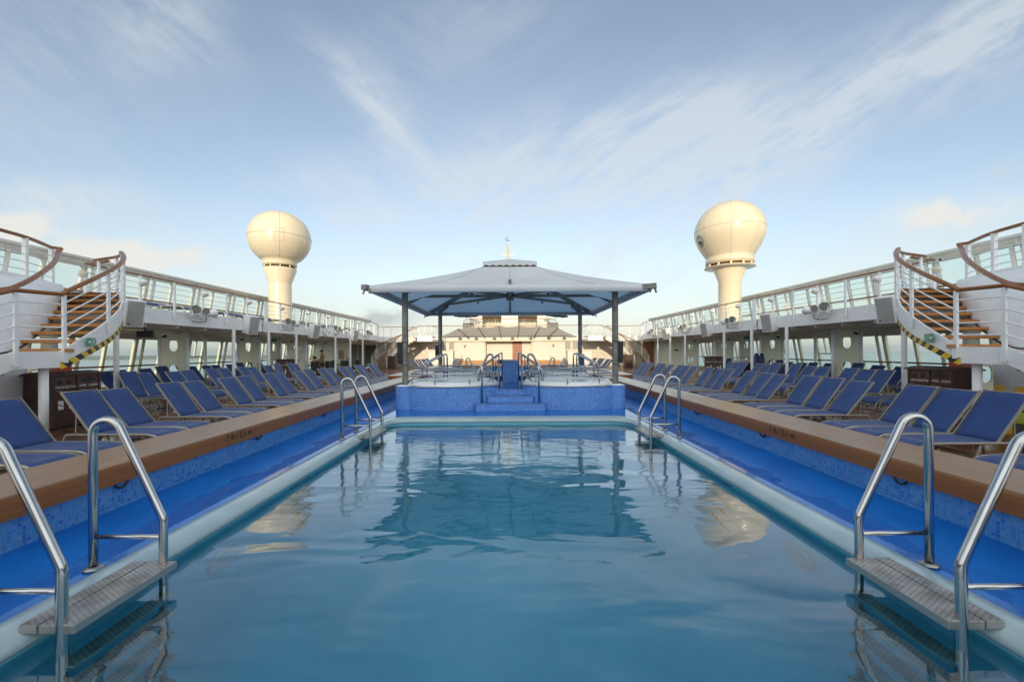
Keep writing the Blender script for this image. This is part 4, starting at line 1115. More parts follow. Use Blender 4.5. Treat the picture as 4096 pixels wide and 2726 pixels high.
# ---- radomes
def radome(cx, cy, z0, label, kind):
    t = thing('radome', label, 'radome', (cx, cy, FZ1))
    Z = lambda z: z - FZ1
    if kind == 'left':
        MB().lathe([(.62, 0), (.60, Z(5.58)), (.60, Z(5.60)), (.88, Z(6.38)), (.88, Z(6.46)), (.0, Z(6.46))], n=40).build('column', radome_m, t)
        MB().lathe([(.72, Z(6.44)), (.72, Z(6.70))], n=32).build('neck_gap', darkgap, t)
        for k in range(10):
            a = 2 * PI * k / 10 + .2; MB().cyl((.82 * math.cos(a), .82 * math.sin(a), Z(6.45)), (.82 * math.cos(a), .82 * math.sin(a), Z(6.66)), .035, 8).build('standoff', radome_m, t)
        c, r = 8.20, 1.66
        prof = [(.0, Z(6.62)), (.88, Z(6.62)), (.88, Z(6.72)), (.89, Z(6.80)), (.92, Z(6.88)), (.97, Z(6.955))] + [(r * math.cos(R(a)), Z(c + r * .94 * math.sin(R(a)))) for a in range(-52, 90, 6)] + [(0, Z(c + r * .94))]
        d = MB().lathe(prof, n=64).build('dome', radome_m, t)
        MB().tube([(1.6606 * math.cos(2 * PI * k / 64), 1.6606 * math.sin(2 * PI * k / 64), Z(8.20)) for k in range(64)], .014, 5, closed=True).build('seam', seam_m, d)
        hp = [(a, e) for a, e in ((-70, 12), (-70, -18), (-55, -18), (-55, 12))]
        MB().tube([((r + .002) * math.cos(R(e)) * math.cos(R(a)), (r + .002) * math.cos(R(e)) * math.sin(R(a)), Z(c + (r * .94) * math.sin(R(e)))) for a, e in [(-70 + k * 2.5, 8) for k in range(7)] + [(-55, 8 - 4 * k) for k in range(7)] + [(-55 - k * 2.5, -18) for k in range(7)] + [(-70, -18 + 4 * k) for k in range(7)]], .007, 5).build('hatch', seam_m, d)
        for az in (-62, -10, 45, 110, 170, 230):
            MB().tube([((r + .001) * math.cos(R(a)) * math.cos(R(az)), (r + .001) * math.cos(R(a)) * math.sin(R(az)), Z(c + (r * .94 + .001) * math.sin(R(a)))) for a in range(-51, 88, 6)], .012, 5).build('seam', seam_m, d)
    else:
        MB().lathe([(.63, 0), (.625, Z(5.74)), (.93, Z(6.58)), (.93, Z(6.62))], n=40).build('column', radome_m, t)
        MB().lathe([(.9, Z(6.58)), (1.40, Z(6.60)), (1.40, Z(6.64)), (.0, Z(6.64))], n=48).build('disc', radome_m, t)
        MB().lathe([(1.1, Z(6.63)), (1.1, Z(6.90))], n=32).build('neck_gap', darkgap, t)
        for k in range(12):
            a = 2 * PI * k / 12 + .1; MB().box(-.035, .035, -.05, .05, Z(6.63), Z(6.88), Matrix.Translation((1.27 * math.cos(a), 1.27 * math.sin(a), 0)) @ Matrix.Rotation(a, 4, 'Z')).build('standoff', radome_m, t)
        c, r = 8.83, 1.95
        prof = [(0, Z(6.83)), (1.33, Z(6.83)), (1.34, Z(7.12)), (1.26, Z(7.13)), (1.30, Z(7.25))] + [(1.30 + (r - 1.30) * math.sin(R(a)) , Z(7.25 + (8.83 - 7.25) * (a / 90.0) ** 1.0)) for a in range(8, 90, 9)] + [(r * math.cos(R(a)), Z(c + r * .90 * math.sin(R(a)))) for a in range(0, 90, 6)] + [(0, Z(c + r * .90))]
        d = MB().lathe(prof, n=64).build('dome', radome_m, t)
        MB().tube([(1.951 * math.cos(2 * PI * k / 64), 1.951 * math.sin(2 * PI * k / 64), Z(8.85)) for k in range(64)], .012, 5, closed=True).build('seam', seam_m, d)
        pr = prof[4:]
        for az in range(-115, 245, 45):
            MB().tube([((q[0] + .001) * math.cos(R(az)), (q[0] + .001) * math.sin(R(az)), q[1]) for q in pr[:-1]], .012, 5).build('seam', seam_m, d)
        MB().cyl((0, 0, Z(c + r * .90) - .02), (0, 0, Z(c + r * .9) + .06), .07, 12).build('lifting_lug', radome_m, t)
        # round blue crest on the side of the dome, wrapped on the surface
        def on(az, zz):
            rr = 1.98
            for a, b in zip(prof, prof[1:]):
                if a[1] <= Z(zz) <= b[1] and b[1] > a[1]: rr = a[0] + (b[0] - a[0]) * (Z(zz) - a[1]) / (b[1] - a[1])
            return ((rr + .008) * math.cos(az), (rr + .008) * math.sin(az), Z(zz))
        az0, zc = R(-178), 8.2
        crest = pmat('crest_blue', (.04, .07, .16), .5)
        def patch(pts):
            mb = MB(); mb.face([on(az0 + p[0] / 1.95, zc + p[1]) for p in pts]); return mb
        mb = MB(); mb.tube([on(az0 + .34 * math.cos(2 * PI * k / 32) / 1.95, zc + .34 * math.sin(2 * PI * k / 32)) for k in range(32)], .014, 5, closed=True)
        mb.build('crest_ring', crest, d)
        blobp = [(-.20, -.02), (-.10, .06), (-.02, .02), (.06, .05), (.10, -.03), (.22, -.02), (.24, -.10), (.14, -.12), (.12, -.22), (.02, -.30), (-.08, -.28), (-.06, -.18), (-.16, -.14)]
        for m_, z_ in ((0, 0),):
            mbp = MB(); cpt = on(az0, zc - .1)
            for a, b in zip(blobp, blobp[1:] + blobp[:1]): mbp.face([on(az0 + a[0] / 1.95, zc + a[1]), on(az0 + b[0] / 1.95, zc + b[1]), cpt])
            mbp.build('crest_figure', crest, d)
        mbp = MB()
        for (z_, w_) in ((.13, .15), (.19, .12)): mbp.tube([on(az0 + x_ / 1.95, zc + z_) for x_ in (-w_, -w_ / 2, 0, w_ / 2, w_)], .010, 5)
        mbp.tube([on(az0, zc + z_) for z_ in (.22, .26, .30)], .016, 5)
        mbp.build('crest_lines', crest, d)
    return t
radome(-13.35, 24.0, 0, 'white ball-shaped radome on a thick column on the left, dark gap at its neck', 'left')
radome(13.35, 25.1, 0, 'larger cream balloon-shaped radome on the right with a round blue crest', 'right')

# ================================================================== stage house at the forward end
t = thing('stage_house', 'long cream deckhouse with brown stage door at the forward end', 'building', (0, 46, 0))
Y = lambda v: v - 46
wall = MB(); 
wall.box(-8.4, -2.9, Y(46), Y(46.2), 0, 2.70); wall.box(2.5, 8.25, Y(46), Y(46.2), 0, 2.70)
wall.box(-2.9, 2.5, Y(47.2), Y(47.4), 0, 2.70); wall.box(-2.9, -2.75, Y(46.2), Y(47.2), 0, 2.7); wall.box(2.35, 2.5, Y(46.2), Y(47.2), 0, 2.7)
wall.box(-8.4, 8.25, Y(46.05), Y(46.2), 2.88, 3.35); wall.box(-8.4, -8.2, Y(46.2), Y(52), 0, 3.3); wall.box(8.05, 8.25, Y(46.2), Y(52), 0, 3.3)
wall.build('wall', white_far, t)
MB().box(-9.0, 8.9, Y(45.75), Y(47.5), 2.70, 2.88).build('cornice', white_far, t)
MB().box(-8.3, 8.15, Y(47.5), Y(60), 3.3, 3.42).build('roof', white_far, t)
dr = MB().box(.25, 1.33, Y(47.14), Y(47.2), .60, 2.69).build('door', door_wood, t)
MB().box(.31, .345, Y(47.10), Y(47.14), 1.5, 1.75).build('handle', alu, dr)
for (xa, xb) in ((-8.3, -7.35), (-6.8, -6.25), (6.1, 6.7), (6.95, 8.0)):
    f = MB().box(xa - .07, xb + .07, Y(45.94), Y(46), 1.75, 2.68).build('louvre', white_far, t)
    MB().box(xa, xb, Y(45.925), Y(45.94), 1.82, 2.64).build('mesh', grille, f)
for sx, xx in ((-1, -5.05), (1, 4.8)):
    mb = MB(); mb.tube([(xx + .13 * math.cos(a), Y(45.9), 2.32 + .10 * math.sin(a)) for a in [2 * PI * k / 12 for k in range(12)]], .015, 5, closed=True)
    mb.box(xx - .12, xx + .12, Y(45.88), Y(46), 2.30, 2.46); mb.cyl((xx, Y(45.9), 2.2), (xx, Y(45.8), 2.15), .08, 10); mb.tube([(xx, Y(45.9), 2.15), (xx + .05, Y(45.9), 2.0), (xx - .04, Y(45.9), 1.95)], .012, 5); mb.build('floodlight', alu, t)
    MB().box(xx - .4 * 1, xx - .33, Y(45.96), Y(46), .98, 1.15).build('socket', black, t)
# stage with wooden steps
t = thing('stage', 'low wooden stage with stepped edges in front of the deckhouse', 'stage', (0, 45, 0))
mb = MB()
for k, (yf, z, xl, xr) in enumerate(((44.6, .20, -6.0, 5.9), (44.95, .40, -5.8, 5.7), (45.3, .60, -5.6, 5.5))): mb.box(xl, xr, yf - 45, 47.2 - 45, .2 * k, z)
mb.build('platform', stage_wood, t, bevel=.02)
# tensioned awning over the stage
t = thing('stage_awning', 'scalloped beige awning on six raking brackets above the stage', 'awning', (0, 45.8, 3.26))
mb = MB(); xs = [-5.45, -3.33, -1.18, .98, 3.12, 5.0]
fz = [.72, .87, .97, .97, .90, .76]
allx = [-8.0] + xs + [7.4]; allz = [-.02] + fz + [-.02]; ally = [-.1] + [-2.7] * 6 + [-.1]
N = 8
for k in range(len(allx) - 1):
    for i in range(N):
        u0, u1 = i / N, (i + 1) / N
        def fp(u):
            sag = .10 * math.sin(PI * u)
            return Vector((allx[k] + (allx[k + 1] - allx[k]) * u, ally[k] + (ally[k + 1] - ally[k]) * u + sag * .4, allz[k] + (allz[k + 1] - allz[k]) * u - sag))
        def bp_(u): return Vector((allx[k] + (allx[k + 1] - allx[k]) * u, 0, 0))
        for j in range(4):
            v0, v1 = j / 4, (j + 1) / 4
            q = []
            for (u, v) in ((u0, v0), (u1, v0), (u1, v1), (u0, v1)):
                p = bp_(u).lerp(fp(u), v); p.z -= .10 * math.sin(PI * v); q.append(tuple(p))
            mb.quad(*q, sm=True)
mb.build('fabric', awning_fab, t, weld=True)
for x_, z_ in zip(xs, fz):
    xb = x_ * .83
    mb = MB()
    for e in (0, .13): mb.bar((xb, -.02 - e * .2, -.30 + e), (x_, -2.7, z_ - .06 + e * .3), .05, .03)
    for q in range(6):
        u = q / 6; a = Vector((xb, -.02, -.30)).lerp(Vector((x_, -2.7, z_ - .06)), u); b = Vector((xb, -.05, -.17)).lerp(Vector((x_, -2.7, z_ - .02)), min(1, u + .12)); mb.bar(a, b, .03, .03)
    mb.build('bracket', galv, t)
MB().tube([(-8, -.05, -.02), (7.4, -.05, -.02)], .04, 8).build('rear_tube', galv, t)
for k, xx in enumerate((-5.55, -3.76, -1.75, .26, 2.28, 4.29, 6.0)):
    sp = thing('stage_spotlight', 'black round spotlight in the row under the stage awning', 'spotlight', (xx, 45.75, 3.02), 0, 'black spotlights under the stage awning')
    sp['label'] = f'black spotlight under the stage awning, {["leftmost", "second from the left", "third from the left", "middle one of seven", "third from the right", "second from the right", "rightmost"][k]}'
    MB().cyl((0, .2, .0), (0, -.05, -.02), .13, 14, .15).build('body', black, sp)
    MB().lathe([(.10, 0), (.06, .012), (0, .016)], n=14, M=Matrix.Translation((0, -.055, -.02)) @ Matrix.Rotation(R(90), 4, 'X')).build('lens', pmat('spot_lens', (.25, .22, .18), .15) if 'spot_lens' not in MATS else MATS['spot_lens'], sp)
    mb = MB(); mb.box(-.19, -.16, -.02, .03, -.15, .05); mb.box(.16, .19, -.02, .03, -.15, .05); mb.box(-.19, .19, -.02, .03, -.17, -.14); mb.build('yoke', black, sp)
# white lockers either side
for s, xa, xb in ((-1, -8.0, -5.6), (1, 5.6, 8.0)):
    sd_ = NAMES[s]
    t = thing('deck_locker', f'white steel deck locker on the {sd_} in front of the stage wall', 'locker', ((xa + xb) / 2, 41, 0))
    w = (xb - xa) / 2
    MB().box(-w, w, -.6, .6, 0.05, 1.62).build('body', white_far, t, bevel=.02)
    MB().box(-w - .04, w + .04, -.65, .65, 1.62, 1.68).build('lid', white_far, t, bevel=.01)
    MB().box(-.32, -.10, -.612, -.6, 1.36, 1.52).build('green_label', green_s, t)
    MB().box(-.265, -.155, -.616, -.611, 1.40, 1.48).build('pictogram', textwhite, t)
    MB().lathe([(.03, 0), (.03, .03), (0, .03)], n=10, M=Matrix.Translation((.35 * s, -.6, .45)) @ Matrix.Rotation(R(90), 4, 'X')).build('latch', alu, t)

# ---- upper terraces above the stage
t = thing('upper_terrace', 'white terraces with stepped railings above the stage awning', 'terrace', (0, 50, 3.4))
mb = MB(); mb.box(-6.2, 6.0, -2.4, 8, 0, .55); mb.box(-8.2, 8.0, -1.5, 8, 0, .12); mb.build('parapet', white_far, t)
mb = MB(); mb.box(-1.1, 1.0, 2.2, 8, .55, 4.4); mb.box(-5.2, -3.6, 3.2, 8, .55, 3.2); mb.box(3.5, 5.1, 3.2, 8, .55, 3.2); mb.box(-5.4, 5.3, 2.8, 8, 2.85, 3.15); mb.box(-3.6, 3.5, 6.5, 8, .5, 3); mb.build('wall', white_far, t)
for (xa, xb) in ((-3.4, -1.2), (1.1, 3.3)):
    w_ = MB().box(xa, xb, 6.3, 6.48, 2.1, 2.75).build('window', tan_m, t)
    mb = MB()
    for q in range(5): mb.box(xa + (xb - xa) * q / 4 - .04, xa + (xb - xa) * q / 4 + .04, 6.24, 6.3, 2.05, 2.8)
    mb.box(xa, xb, 6.245, 6.295, 2.38, 2.46); mb.build('window_frame', white_far, w_)
def railrun(pts, z, name='terrace_rail', h=1.05):
    mb = MB(); mb.tube([(p[0], p[1], z + h) for p in pts], .04, 6); mb.build('handrail', rail_wood, t)
    for e in (.2, .4, .6, .8): MB().tube([(p[0], p[1], z + h * e) for p in pts], .012, 5).build('rod', white_far, t)
    for p in pts: MB().cyl((p[0], p[1], z), (p[0], p[1], z + h), .022, 6).build('post', white_far, t)
def dens(pts, d):
    out = []
    for a, b in zip(pts, pts[1:]):
        n = max(1, int((Vector(b) - Vector(a)).length / d))
        out += [tuple(Vector(a).lerp(Vector(b), k / n)) for k in range(n)]
    return out + [pts[-1]]
railrun(dens([(-9.5, -2.0), (9.3, -2.0)], 1.6), .12)
railrun(dens([(-5.9, 2.6), (-5.2, .6), (-3.5, -.2), (3.4, -.2), (5.1, .6), (5.8, 2.6)], 1.4), 1.05)
# antenna mast
t = thing('mast', 'yellow-cream signal mast with three crossarms beyond the canopy', 'mast', (-.3, 60, 3.4))
MB().cyl((0, 0, 0), (0, 0, 13.5), .2, 16, .17).build('pole', pmat('mast_cream', (.70, .55, .28), .45), t)
for z in (10.2, 11.15, 12.1):
    a = MB().box(-1.0, 1.0, -.05, .05, z, z + .13).build('crossarm', white_far, t)
    mb = MB()
    for e in (-1, 1): mb.cyl((e * .97, 0, z), (e * .97, 0, z + .85), .02, 6)
    mb.build('whip', white_far, a)
    mb = MB()
    for e in (-1, 1): mb.lathe([(.07, z + .13), (.08, z + .2), (.05, z + .27), (0, z + .28)], (e * .82, 0, 0), 10)
    mb.build('signal_light', white_far if z != 11.15 else black, a)
MB().cyl((0, 0, 13.5), (0, 0, 14.2), .05, 8).build('topmast', white_far, t)
mb = MB(); mb.box(-.26, .26, -.04, .04, 14.15, 14.25); mb.cyl((-.22, 0, 14.25), (-.22, 0, 14.5), .03, 6); mb.box(-.3, -.1, -.02, .02, 14.5, 14.6); mb.cyl((0, 0, 14.2), (0, 0, 15.1), .012, 5); mb.build('wind_vane', black, t)
# ---- umbrellas, tables and chairs on the terrace
def umbrella(x, y, z, label, tilt=0):
    u = thing('parasol', label, 'parasol', (x, y, z))
    MB().cyl((0, 0, 0), (0, 0, 2.45), .03, 8).build('pole', white_far, u)
    mb = MB(); n = 8
    M = Matrix.Translation((0, 0, 2.0)) @ Matrix.Rotation(R(tilt), 4, 'Y')
    for k in range(n):
        a0, a1 = 2 * PI * k / n, 2 * PI * (k + 1) / n
        ap = M @ Vector((0, 0, .52)); p = M @ Vector((1.5 * math.cos(a0), 1.5 * math.sin(a0), 0)); q = M @ Vector((1.5 * math.cos(a1), 1.5 * math.sin(a1), 0)); m_ = M @ Vector((1.40 * math.cos((a0 + a1) / 2), 1.40 * math.sin((a0 + a1) / 2), .03))
        mb.face([ap, p, m_]); mb.face([ap, m_, q])
        mb.quad(p, m_, m_ + Vector((0, 0, -.12)), p + Vector((0, 0, -.12))); mb.quad(m_, q, q + Vector((0, 0, -.12)), m_ + Vector((0, 0, -.12)))
    mb.build('canopy', green_c, u)
umbrella(-5.35, 50.4, 3.95, 'dark green parasol on the left of the upper terrace')
umbrella(5.6, 50.4, 3.95, 'dark green tilted parasol on the right of the upper terrace', 6)
def terrace_chair(x, y, z, rz, label):
    u = thing('terrace_chair', label, 'chair', (x, y, z), rz, 'dark slatted chairs on the upper terrace')
    MB().box(-.25, .25, -.25, .25, .42, .46).build('seat', black, u)
    mb = MB()
    for k in range(4): mb.box(-.25, .25, .23 + .03 * k, .26 + .03 * k, .55 + .13 * k, .65 + .13 * k)
    mb.build('backrest', black, u)
    for e in (-.24, .24):
        for f in (-.23, .23): MB().cyl((e, f, 0), (e, f, .44), .018, 6).build('leg', white_far, u)
        MB().bar((e, .22, .44), (e, .36, 1.06), .04, .03).build('back_post', white_far, u)
for i, (x, y, rz) in enumerate(((-3.5, 48.8, 90), (-2.5, 48.8, -90), (2.4, 48.8, 90), (3.4, 48.8, -90))):
    terrace_chair(x, y, 3.95, R(rz), f'dark slatted terrace chair with white frame, {["leftmost", "second from the left", "second from the right", "rightmost"][i]} above the awning')
def terrace_table(x, y, z, label):
    u = thing('terrace_table', label, 'table', (x, y, z), 0, 'small white terrace tables')
    MB().box(-.4, .4, -.35, .35, .70, .74).build('table_top', white_far, u)
    MB().cyl((0, 0, 0), (0, 0, .70), .04, 8).build('pedestal', white_far, u)
terrace_table(-3.0, 48.8, 3.95, 'small white table between the two left terrace chairs'); terrace_table(2.9, 48.8, 3.95, 'small white table between the two right terrace chairs')
for i, (x, sgn) in enumerate(((-4.9, -1), (5.0, 1))):
    u = thing('stacked_furniture', f'stack of dark brown slatted furniture on the {NAMES[sgn]} end of the upper terrace', 'furniture', (x, 48.9, 3.95))
    for k in range(4): MB().box(-.75 + .04 * k, .75 - .04 * k, -.3, .3, .18 + .22 * k, .30 + .22 * k).build('slab', pmat('dark_brown_slats', (.05, .025, .015), .6) if 'dark_brown_slats' not in MATS else MATS['dark_brown_slats'], u)
    for e in (-.7, .7): MB().box(e - .03, e + .03, -.32, .32, 0, 1.1).build('frame', white_far, u)

# ================================================================== walls under the forward promenade
for s in (-1, 1):
    sd_ = NAMES[s]
    t = thing('side_wall', f'cream wall under the promenade at the forward {sd_} end', 'wall', (s * 12, 38, 0))
    X = lambda x: s * (x - 12)
    Yr = lambda v: v - 38
    if s < 0:
        MB().box(X(12.9), X(15.7), Yr(33.0), Yr(33.15), 0, FZ0 - .003).build('wall', cream, t)
        MB().box(X(13.3), X(14.0), Yr(32.93), Yr(33), 1.05, 1.75).build('panel', tan_m, t)
        for (pa, pb) in (((12.9, 33.15), (13.55, 36.6)), ((13.6, 36.8), (14.25, 40.4)), ((14.3, 40.5), (14.3, 44.1))):
            A = Vector((X(pa[0]), Yr(pa[1]), 1.18)); B = Vector((X(pb[0]), Yr(pb[1]), 1.18))
            f = MB().bar(A, B, .05, 2.2).build('glass_wall', darkglass, t)
            MB().cyl((A.x, A.y, 0), (A.x, A.y, FZ0 - .003), .06, 8).build('frame', tan_m, f)
            MB().bar(A + Vector((0, 0, 1.24)), B + Vector((0, 0, 1.24)), .08, .28).build('lintel', soffit_m, f)
        MB().box(X(7.55), X(14.3), Yr(44.25), Yr(44.4), 0, FZ0 - .003).build('wall', white_far, t)
        MB().box(X(7.55), X(9.5), Yr(44.0), Yr(44.2), 0, FZ0 - .003).build('wall', white_far, t)
    else:
        MB().box(X(13.4), X(14.35), Yr(34.2), Yr(34.35), 0, FZ0 - .003).build('wall', cream, t); MB().box(X(14.35), X(15.7), Yr(34.2), Yr(34.35), 2.1, FZ0 - .003).build('lintel', cream, t)
        MB().box(X(12.6), X(15.7), Yr(39.7), Yr(39.85), 0, FZ0 - .003).build('wall', cream, t)
        d = MB().box(X(12.75), X(13.8), Yr(39.6), Yr(39.7), .02, 2.5).build('door', door_wood, t)
        MB().box(X(12.85), X(12.92), Yr(39.55), Yr(39.6), 1.0, 1.15).build('handle', alu, d)
        MB().box(X(13.2), X(13.35), Yr(39.59), Yr(39.6), 1.5, 1.6).build('plate', black, d)
        sg = MB().box(X(13.6), X(13.95), Yr(34.17), Yr(34.2), 1.55, 1.70).build('exit_sign', green_s, t)
        MB().box(X(14.4), X(15.6), Yr(34.24), Yr(34.26), .15, 2.1).build('glass_wall', glass, t); MB().box(X(14.95), X(15.02), Yr(34.2), Yr(34.3), .1, 2.1).build('mullion', cream, t)
        MB().box(X(7.55), X(14.3), Yr(44.25), Yr(44.4), 0, FZ0 - .003).build('wall', white_far, t)
    # dark doorway beside the stage house
    MB().box(X(8.3), X(9.4), Yr(45.5), Yr(45.6), 0, 2.35).build('doorway', darkgap, t)
    MB().box(X(7.5), X(8.3), Yr(45.4), Yr(45.6), 0, FZ0).build('jamb', white_far, t)
for k, (x, rz) in enumerate(((-8.95, 8), (-8.45, -22))):
    u = thing('paddle', f'yellow paddle leaning in the dark doorway left of the stage, {["upright one", "slanting one"][k]}', 'paddle', (x, 45.3, 0), 0)
    M = Matrix.Rotation(R(rz), 4, 'Y')
    MB().cyl(M @ Vector((0, 0, 0)), M @ Vector((0, 0, 1.0)), .02, 8).build('shaft', yellow, u)
    MB().box(-.10, .10, -.02, .02, .95, 1.55, M).build('blade', yellow, u, bevel=.06)
# ================================================================== curved staircases near the viewer
TR = [(7.49, 8.47), (7.62, 8.72), (7.74, 8.94), (7.89, 9.18), (8.06, 9.44), (8.27, 9.73), (8.55, 10.05), (8.88, 10.4), (9.27, 10.77)]
TY = [7.0 + .35 * k for k in range(9)]
TZ = [1.72 + .165 * k for k in range(9)]
for s in (-1, 1):
    sd_ = NAMES[s]
    t = thing('curved_staircase', f'curved white staircase with wooden treads and hazard tape on the {sd_} edge of the photo', 'staircase', (s * 8.5, 7, 0))
    X = lambda x: s * x - s * 8.5
    Yr = lambda v: v - 7
    def P(x, y, z): return (X(x), Yr(y), z)
    TRX = TR + [(9.72, 11.15)]
    for k, (yy, zz) in enumerate(zip(TY, TZ)):
        pl = [P(TR[k][0] + .03, yy, 0)[:2], P(TR[k][1], yy, 0)[:2], P(TRX[k + 1][1], yy + .33, 0)[:2], P(TRX[k + 1][0] + .03, yy + .33, 0)[:2]]
        MB().prism(pl if s > 0 else pl[::-1], zz - .055, zz).build('tread', tread_wood, t, bevel=.008)
    # landing and its deep white edge
    MB().box(X(7.66), X(10.2), Yr(5.4), Yr(7.02), 1.42, 1.57).build('landing', white, t)
    def ribbon(name, pts, thick, mat, uvs=False):
        """vertical plate along pts = [(x, y, zbot, ztop)]"""
        mb = MB(); n = len(pts); nr = []
        for k in range(n):
            a = pts[max(0, k - 1)]; b = pts[min(n - 1, k + 1)]
            d = Vector((b[0] - a[0], b[1] - a[1])); d.normalize(); nr.append(Vector((d.y, -d.x)))
        inn = [(p[0], p[1]) for p in pts]; outp = [(p[0] - q.x * thick, p[1] - q.y * thick) for p, q in zip(pts, nr)]
        u = 0
        for k in range(n - 1):
            p, q = pts[k], pts[k + 1]; L = math.hypot(q[0] - p[0], q[1] - p[1])
            uv = [(u, p[2] * 0), (u + L, 0), (u + L, .1), (u, .1)] if uvs else None
            u += L
            o1, o2 = outp[k], outp[k + 1]
            mb.quad(P(p[0], p[1], p[2]), P(q[0], q[1], q[2]), P(q[0], q[1], q[3]), P(p[0], p[1], p[3]), uv=uv, sm=True)
            mb.quad(P(o1[0], o1[1], p[2]), P(o2[0], o2[1], q[2]), P(o2[0], o2[1], q[3]), P(o1[0], o1[1], p[3]), uv=uv, sm=True)
            mb.quad(P(p[0], p[1], p[3]), P(q[0], q[1], q[3]), P(o2[0], o2[1], q[3]), P(o1[0], o1[1], p[3]), uv=uv)
            mb.quad(P(p[0], p[1], p[2]), P(q[0], q[1], q[2]), P(o2[0], o2[1], q[2]), P(o1[0], o1[1], p[2]), uv=uv)
        for k in (0, n - 1):
            p, o_ = pts[k], outp[k]; mb.quad(P(p[0], p[1], p[2]), P(p[0], p[1], p[3]), P(o_[0], o_[1], p[3]), P(o_[0], o_[1], p[2]))
        o = mb.build(name, mat, t)
        return o
    base = [Vector((xl - .02, yy, zz)) for (xl, _), yy, zz in zip(TR, TY, TZ)]
    base = [Vector((7.60, 7.0, 1.66))] + base[1:] + [Vector((9.45, 10.05, 3.06))]
    sm_ = smoothpath(base, 2)
    strg = []
    for k, p in enumerate(sm_):
        f = k / (len(sm_) - 1)
        strg.append((p.x, p.y, p.z - .26 - .16 * min(1, f * 2.5) , p.z + .03))
    strg = [(7.66, 6.36, 1.40, 1.67), (7.61, 6.98, 1.40, 1.68)] + strg[1:]
    ribbon('stringer', strg, -.03, white)
    ribbon('stringer', [(7.75, 3.7, -.0, .30), (7.66, 6.36, 1.40, 1.67)], -.03, white)
    tape = [(p[0] - .004, p[1] - .002, p[2] - .02, p[2] + .095) for p in strg[1:int(len(strg) * .72)]]
    ribbon('hazard_tape', tape, -.05, hazard, True)
    for k in range(7): MB().box(X(7.85), X(8.9), Yr(6.1 - .36 * k), Yr(6.4 - .36 * k), 1.30 - .2 * k, 1.35 - .2 * k).build('tread', tread_wood, t)
    # green assembly sign on the stringer
    M = frame_M(P(7.635, 7.50, 1.845), (-.16 * s, s * -1.0, 0) if s > 0 else (-.16 * s * -1 * -1, 1.0, 0), (0, 0, 1))
    rd = Vector((s * .30, 1.0, 0)).normalized() * (1 if s < 0 else -1)
    M = frame_M(P(7.60, 7.50, 1.845), rd, (0, 0, 1))
    sg = MB().box(-.115, .115, -.075, .075, -.004, .004, M).build('assembly_sign', green_s, t)
    ac = -.057 if s < 0 else .057; e_ = 1 if s > 0 else -1
    mb = MB(); apts = [(ac - e_ * .042, -.011), (ac + e_ * .005, -.011), (ac - e_ * .012, -.032), (ac + e_ * .008, -.032), (ac + e_ * .044, 0), (ac + e_ * .008, .032), (ac - e_ * .012, .032), (ac + e_ * .005, .011), (ac - e_ * .042, .011)]
    mb.prism(apts if s > 0 else apts[::-1], .004, .0055, M); mb.build('arrow', textwhite, sg)
    cxs = .055 if s < 0 else -.055
    mb = MB()
    for (a_, b_) in ((-1, -1), (-1, 1), (1, -1), (1, 1)): mb.bar(M @ Vector((cxs + a_ * .046, b_ * .058, .0055)), M @ Vector((cxs + a_ * .024, b_ * .030, .0055)), .012, .003, up=M.to_3x3() @ Vector((0, 0, 1)))
    for e in (-.014, 0, .014): mb.cyl(M @ Vector((cxs + e, -.02, .005)), M @ Vector((cxs + e, .012, .005)), .005, 6)
    mb.build('pictogram', textwhite, sg)
    MB().box(-.0015, .0015, -.075, .075, .004, .0052, M).build('divider', textwhite, sg)
    # railing on the pool side
    rp = [(7.66, 6.36, 1.66), (7.61, 7.0, 1.68)] + [(p[0], p[1], p[3]) for p in strg[2:]]
    def at_y(yv):
        for a, b in zip(rp, rp[1:]):
            if a[1] <= yv <= b[1]:
                f = (yv - a[1]) / (b[1] - a[1] + 1e-9); return tuple(a[i] + (b[i] - a[i]) * f for i in range(3))
        return rp[-1]
    for yv in (6.38, 7.02, 8.1, 9.2, 10.0):
        q = at_y(yv); MB().box(X(q[0] - .040), X(q[0] + .0), Yr(yv - .026), Yr(yv + .026), q[2] - .20, q[2] + .93).build('post', white, t)
        MB().box(X(q[0] - .050), X(q[0] - .038), Yr(yv - .04), Yr(yv + .04), q[2] - .22, q[2] - .02).build('bracket', white, t)
    low = [(7.78, 4.2, .75)]
    for e in (.20, .40, .60, .79):
        MB().tube([P(low[0][0] - .02, low[0][1], low[0][2] + e)] + [P(p[0] - .02, p[1], p[2] + e * (1 if k > 0 else 1)) for k, p in enumerate(rp)] + [P(9.75, 10.40, 3.08 + e), P(10.6, 10.9, 3.08 + e)], .013, 8).build('rod', white, t)
    hr = [P(7.76, 4.2, 1.73)] + [P(p[0] - .02, p[1], p[2] + .96) for p in rp[:2]] + [P(p[0] - .02, p[1], p[2] + .97) for p in rp[2:]] + [P(9.72, 10.32, 4.07), P(10.1, 10.55, 4.08), P(10.65, 10.6, 4.02)]
    MB().tube(hr, .05, 12, rz=.034).build('handrail', rail_wood, t)
    mb = MB(); mb.cyl(P(10.55, 10.6, 3.08), P(10.55, 10.6, 4.0), .035, 10); mb.build('post', white, t)
    mb = MB(); mb.cyl(P(10.0, 10.5, 3.08), P(10.0, 10.5, 4.05), .035, 10); mb.build('post', white, t)
    # white drum wall on the outer side, ruled between the tread ends and the upper deck edge
    top = [(9.8, 5.5), (10.0, 6.6), (10.2, 7.6), (10.35, 8.4), (10.45, 9.0), (10.9, 9.85)]
    topc = smoothpath([(p[0], p[1], 3.28) for p in top], 2)
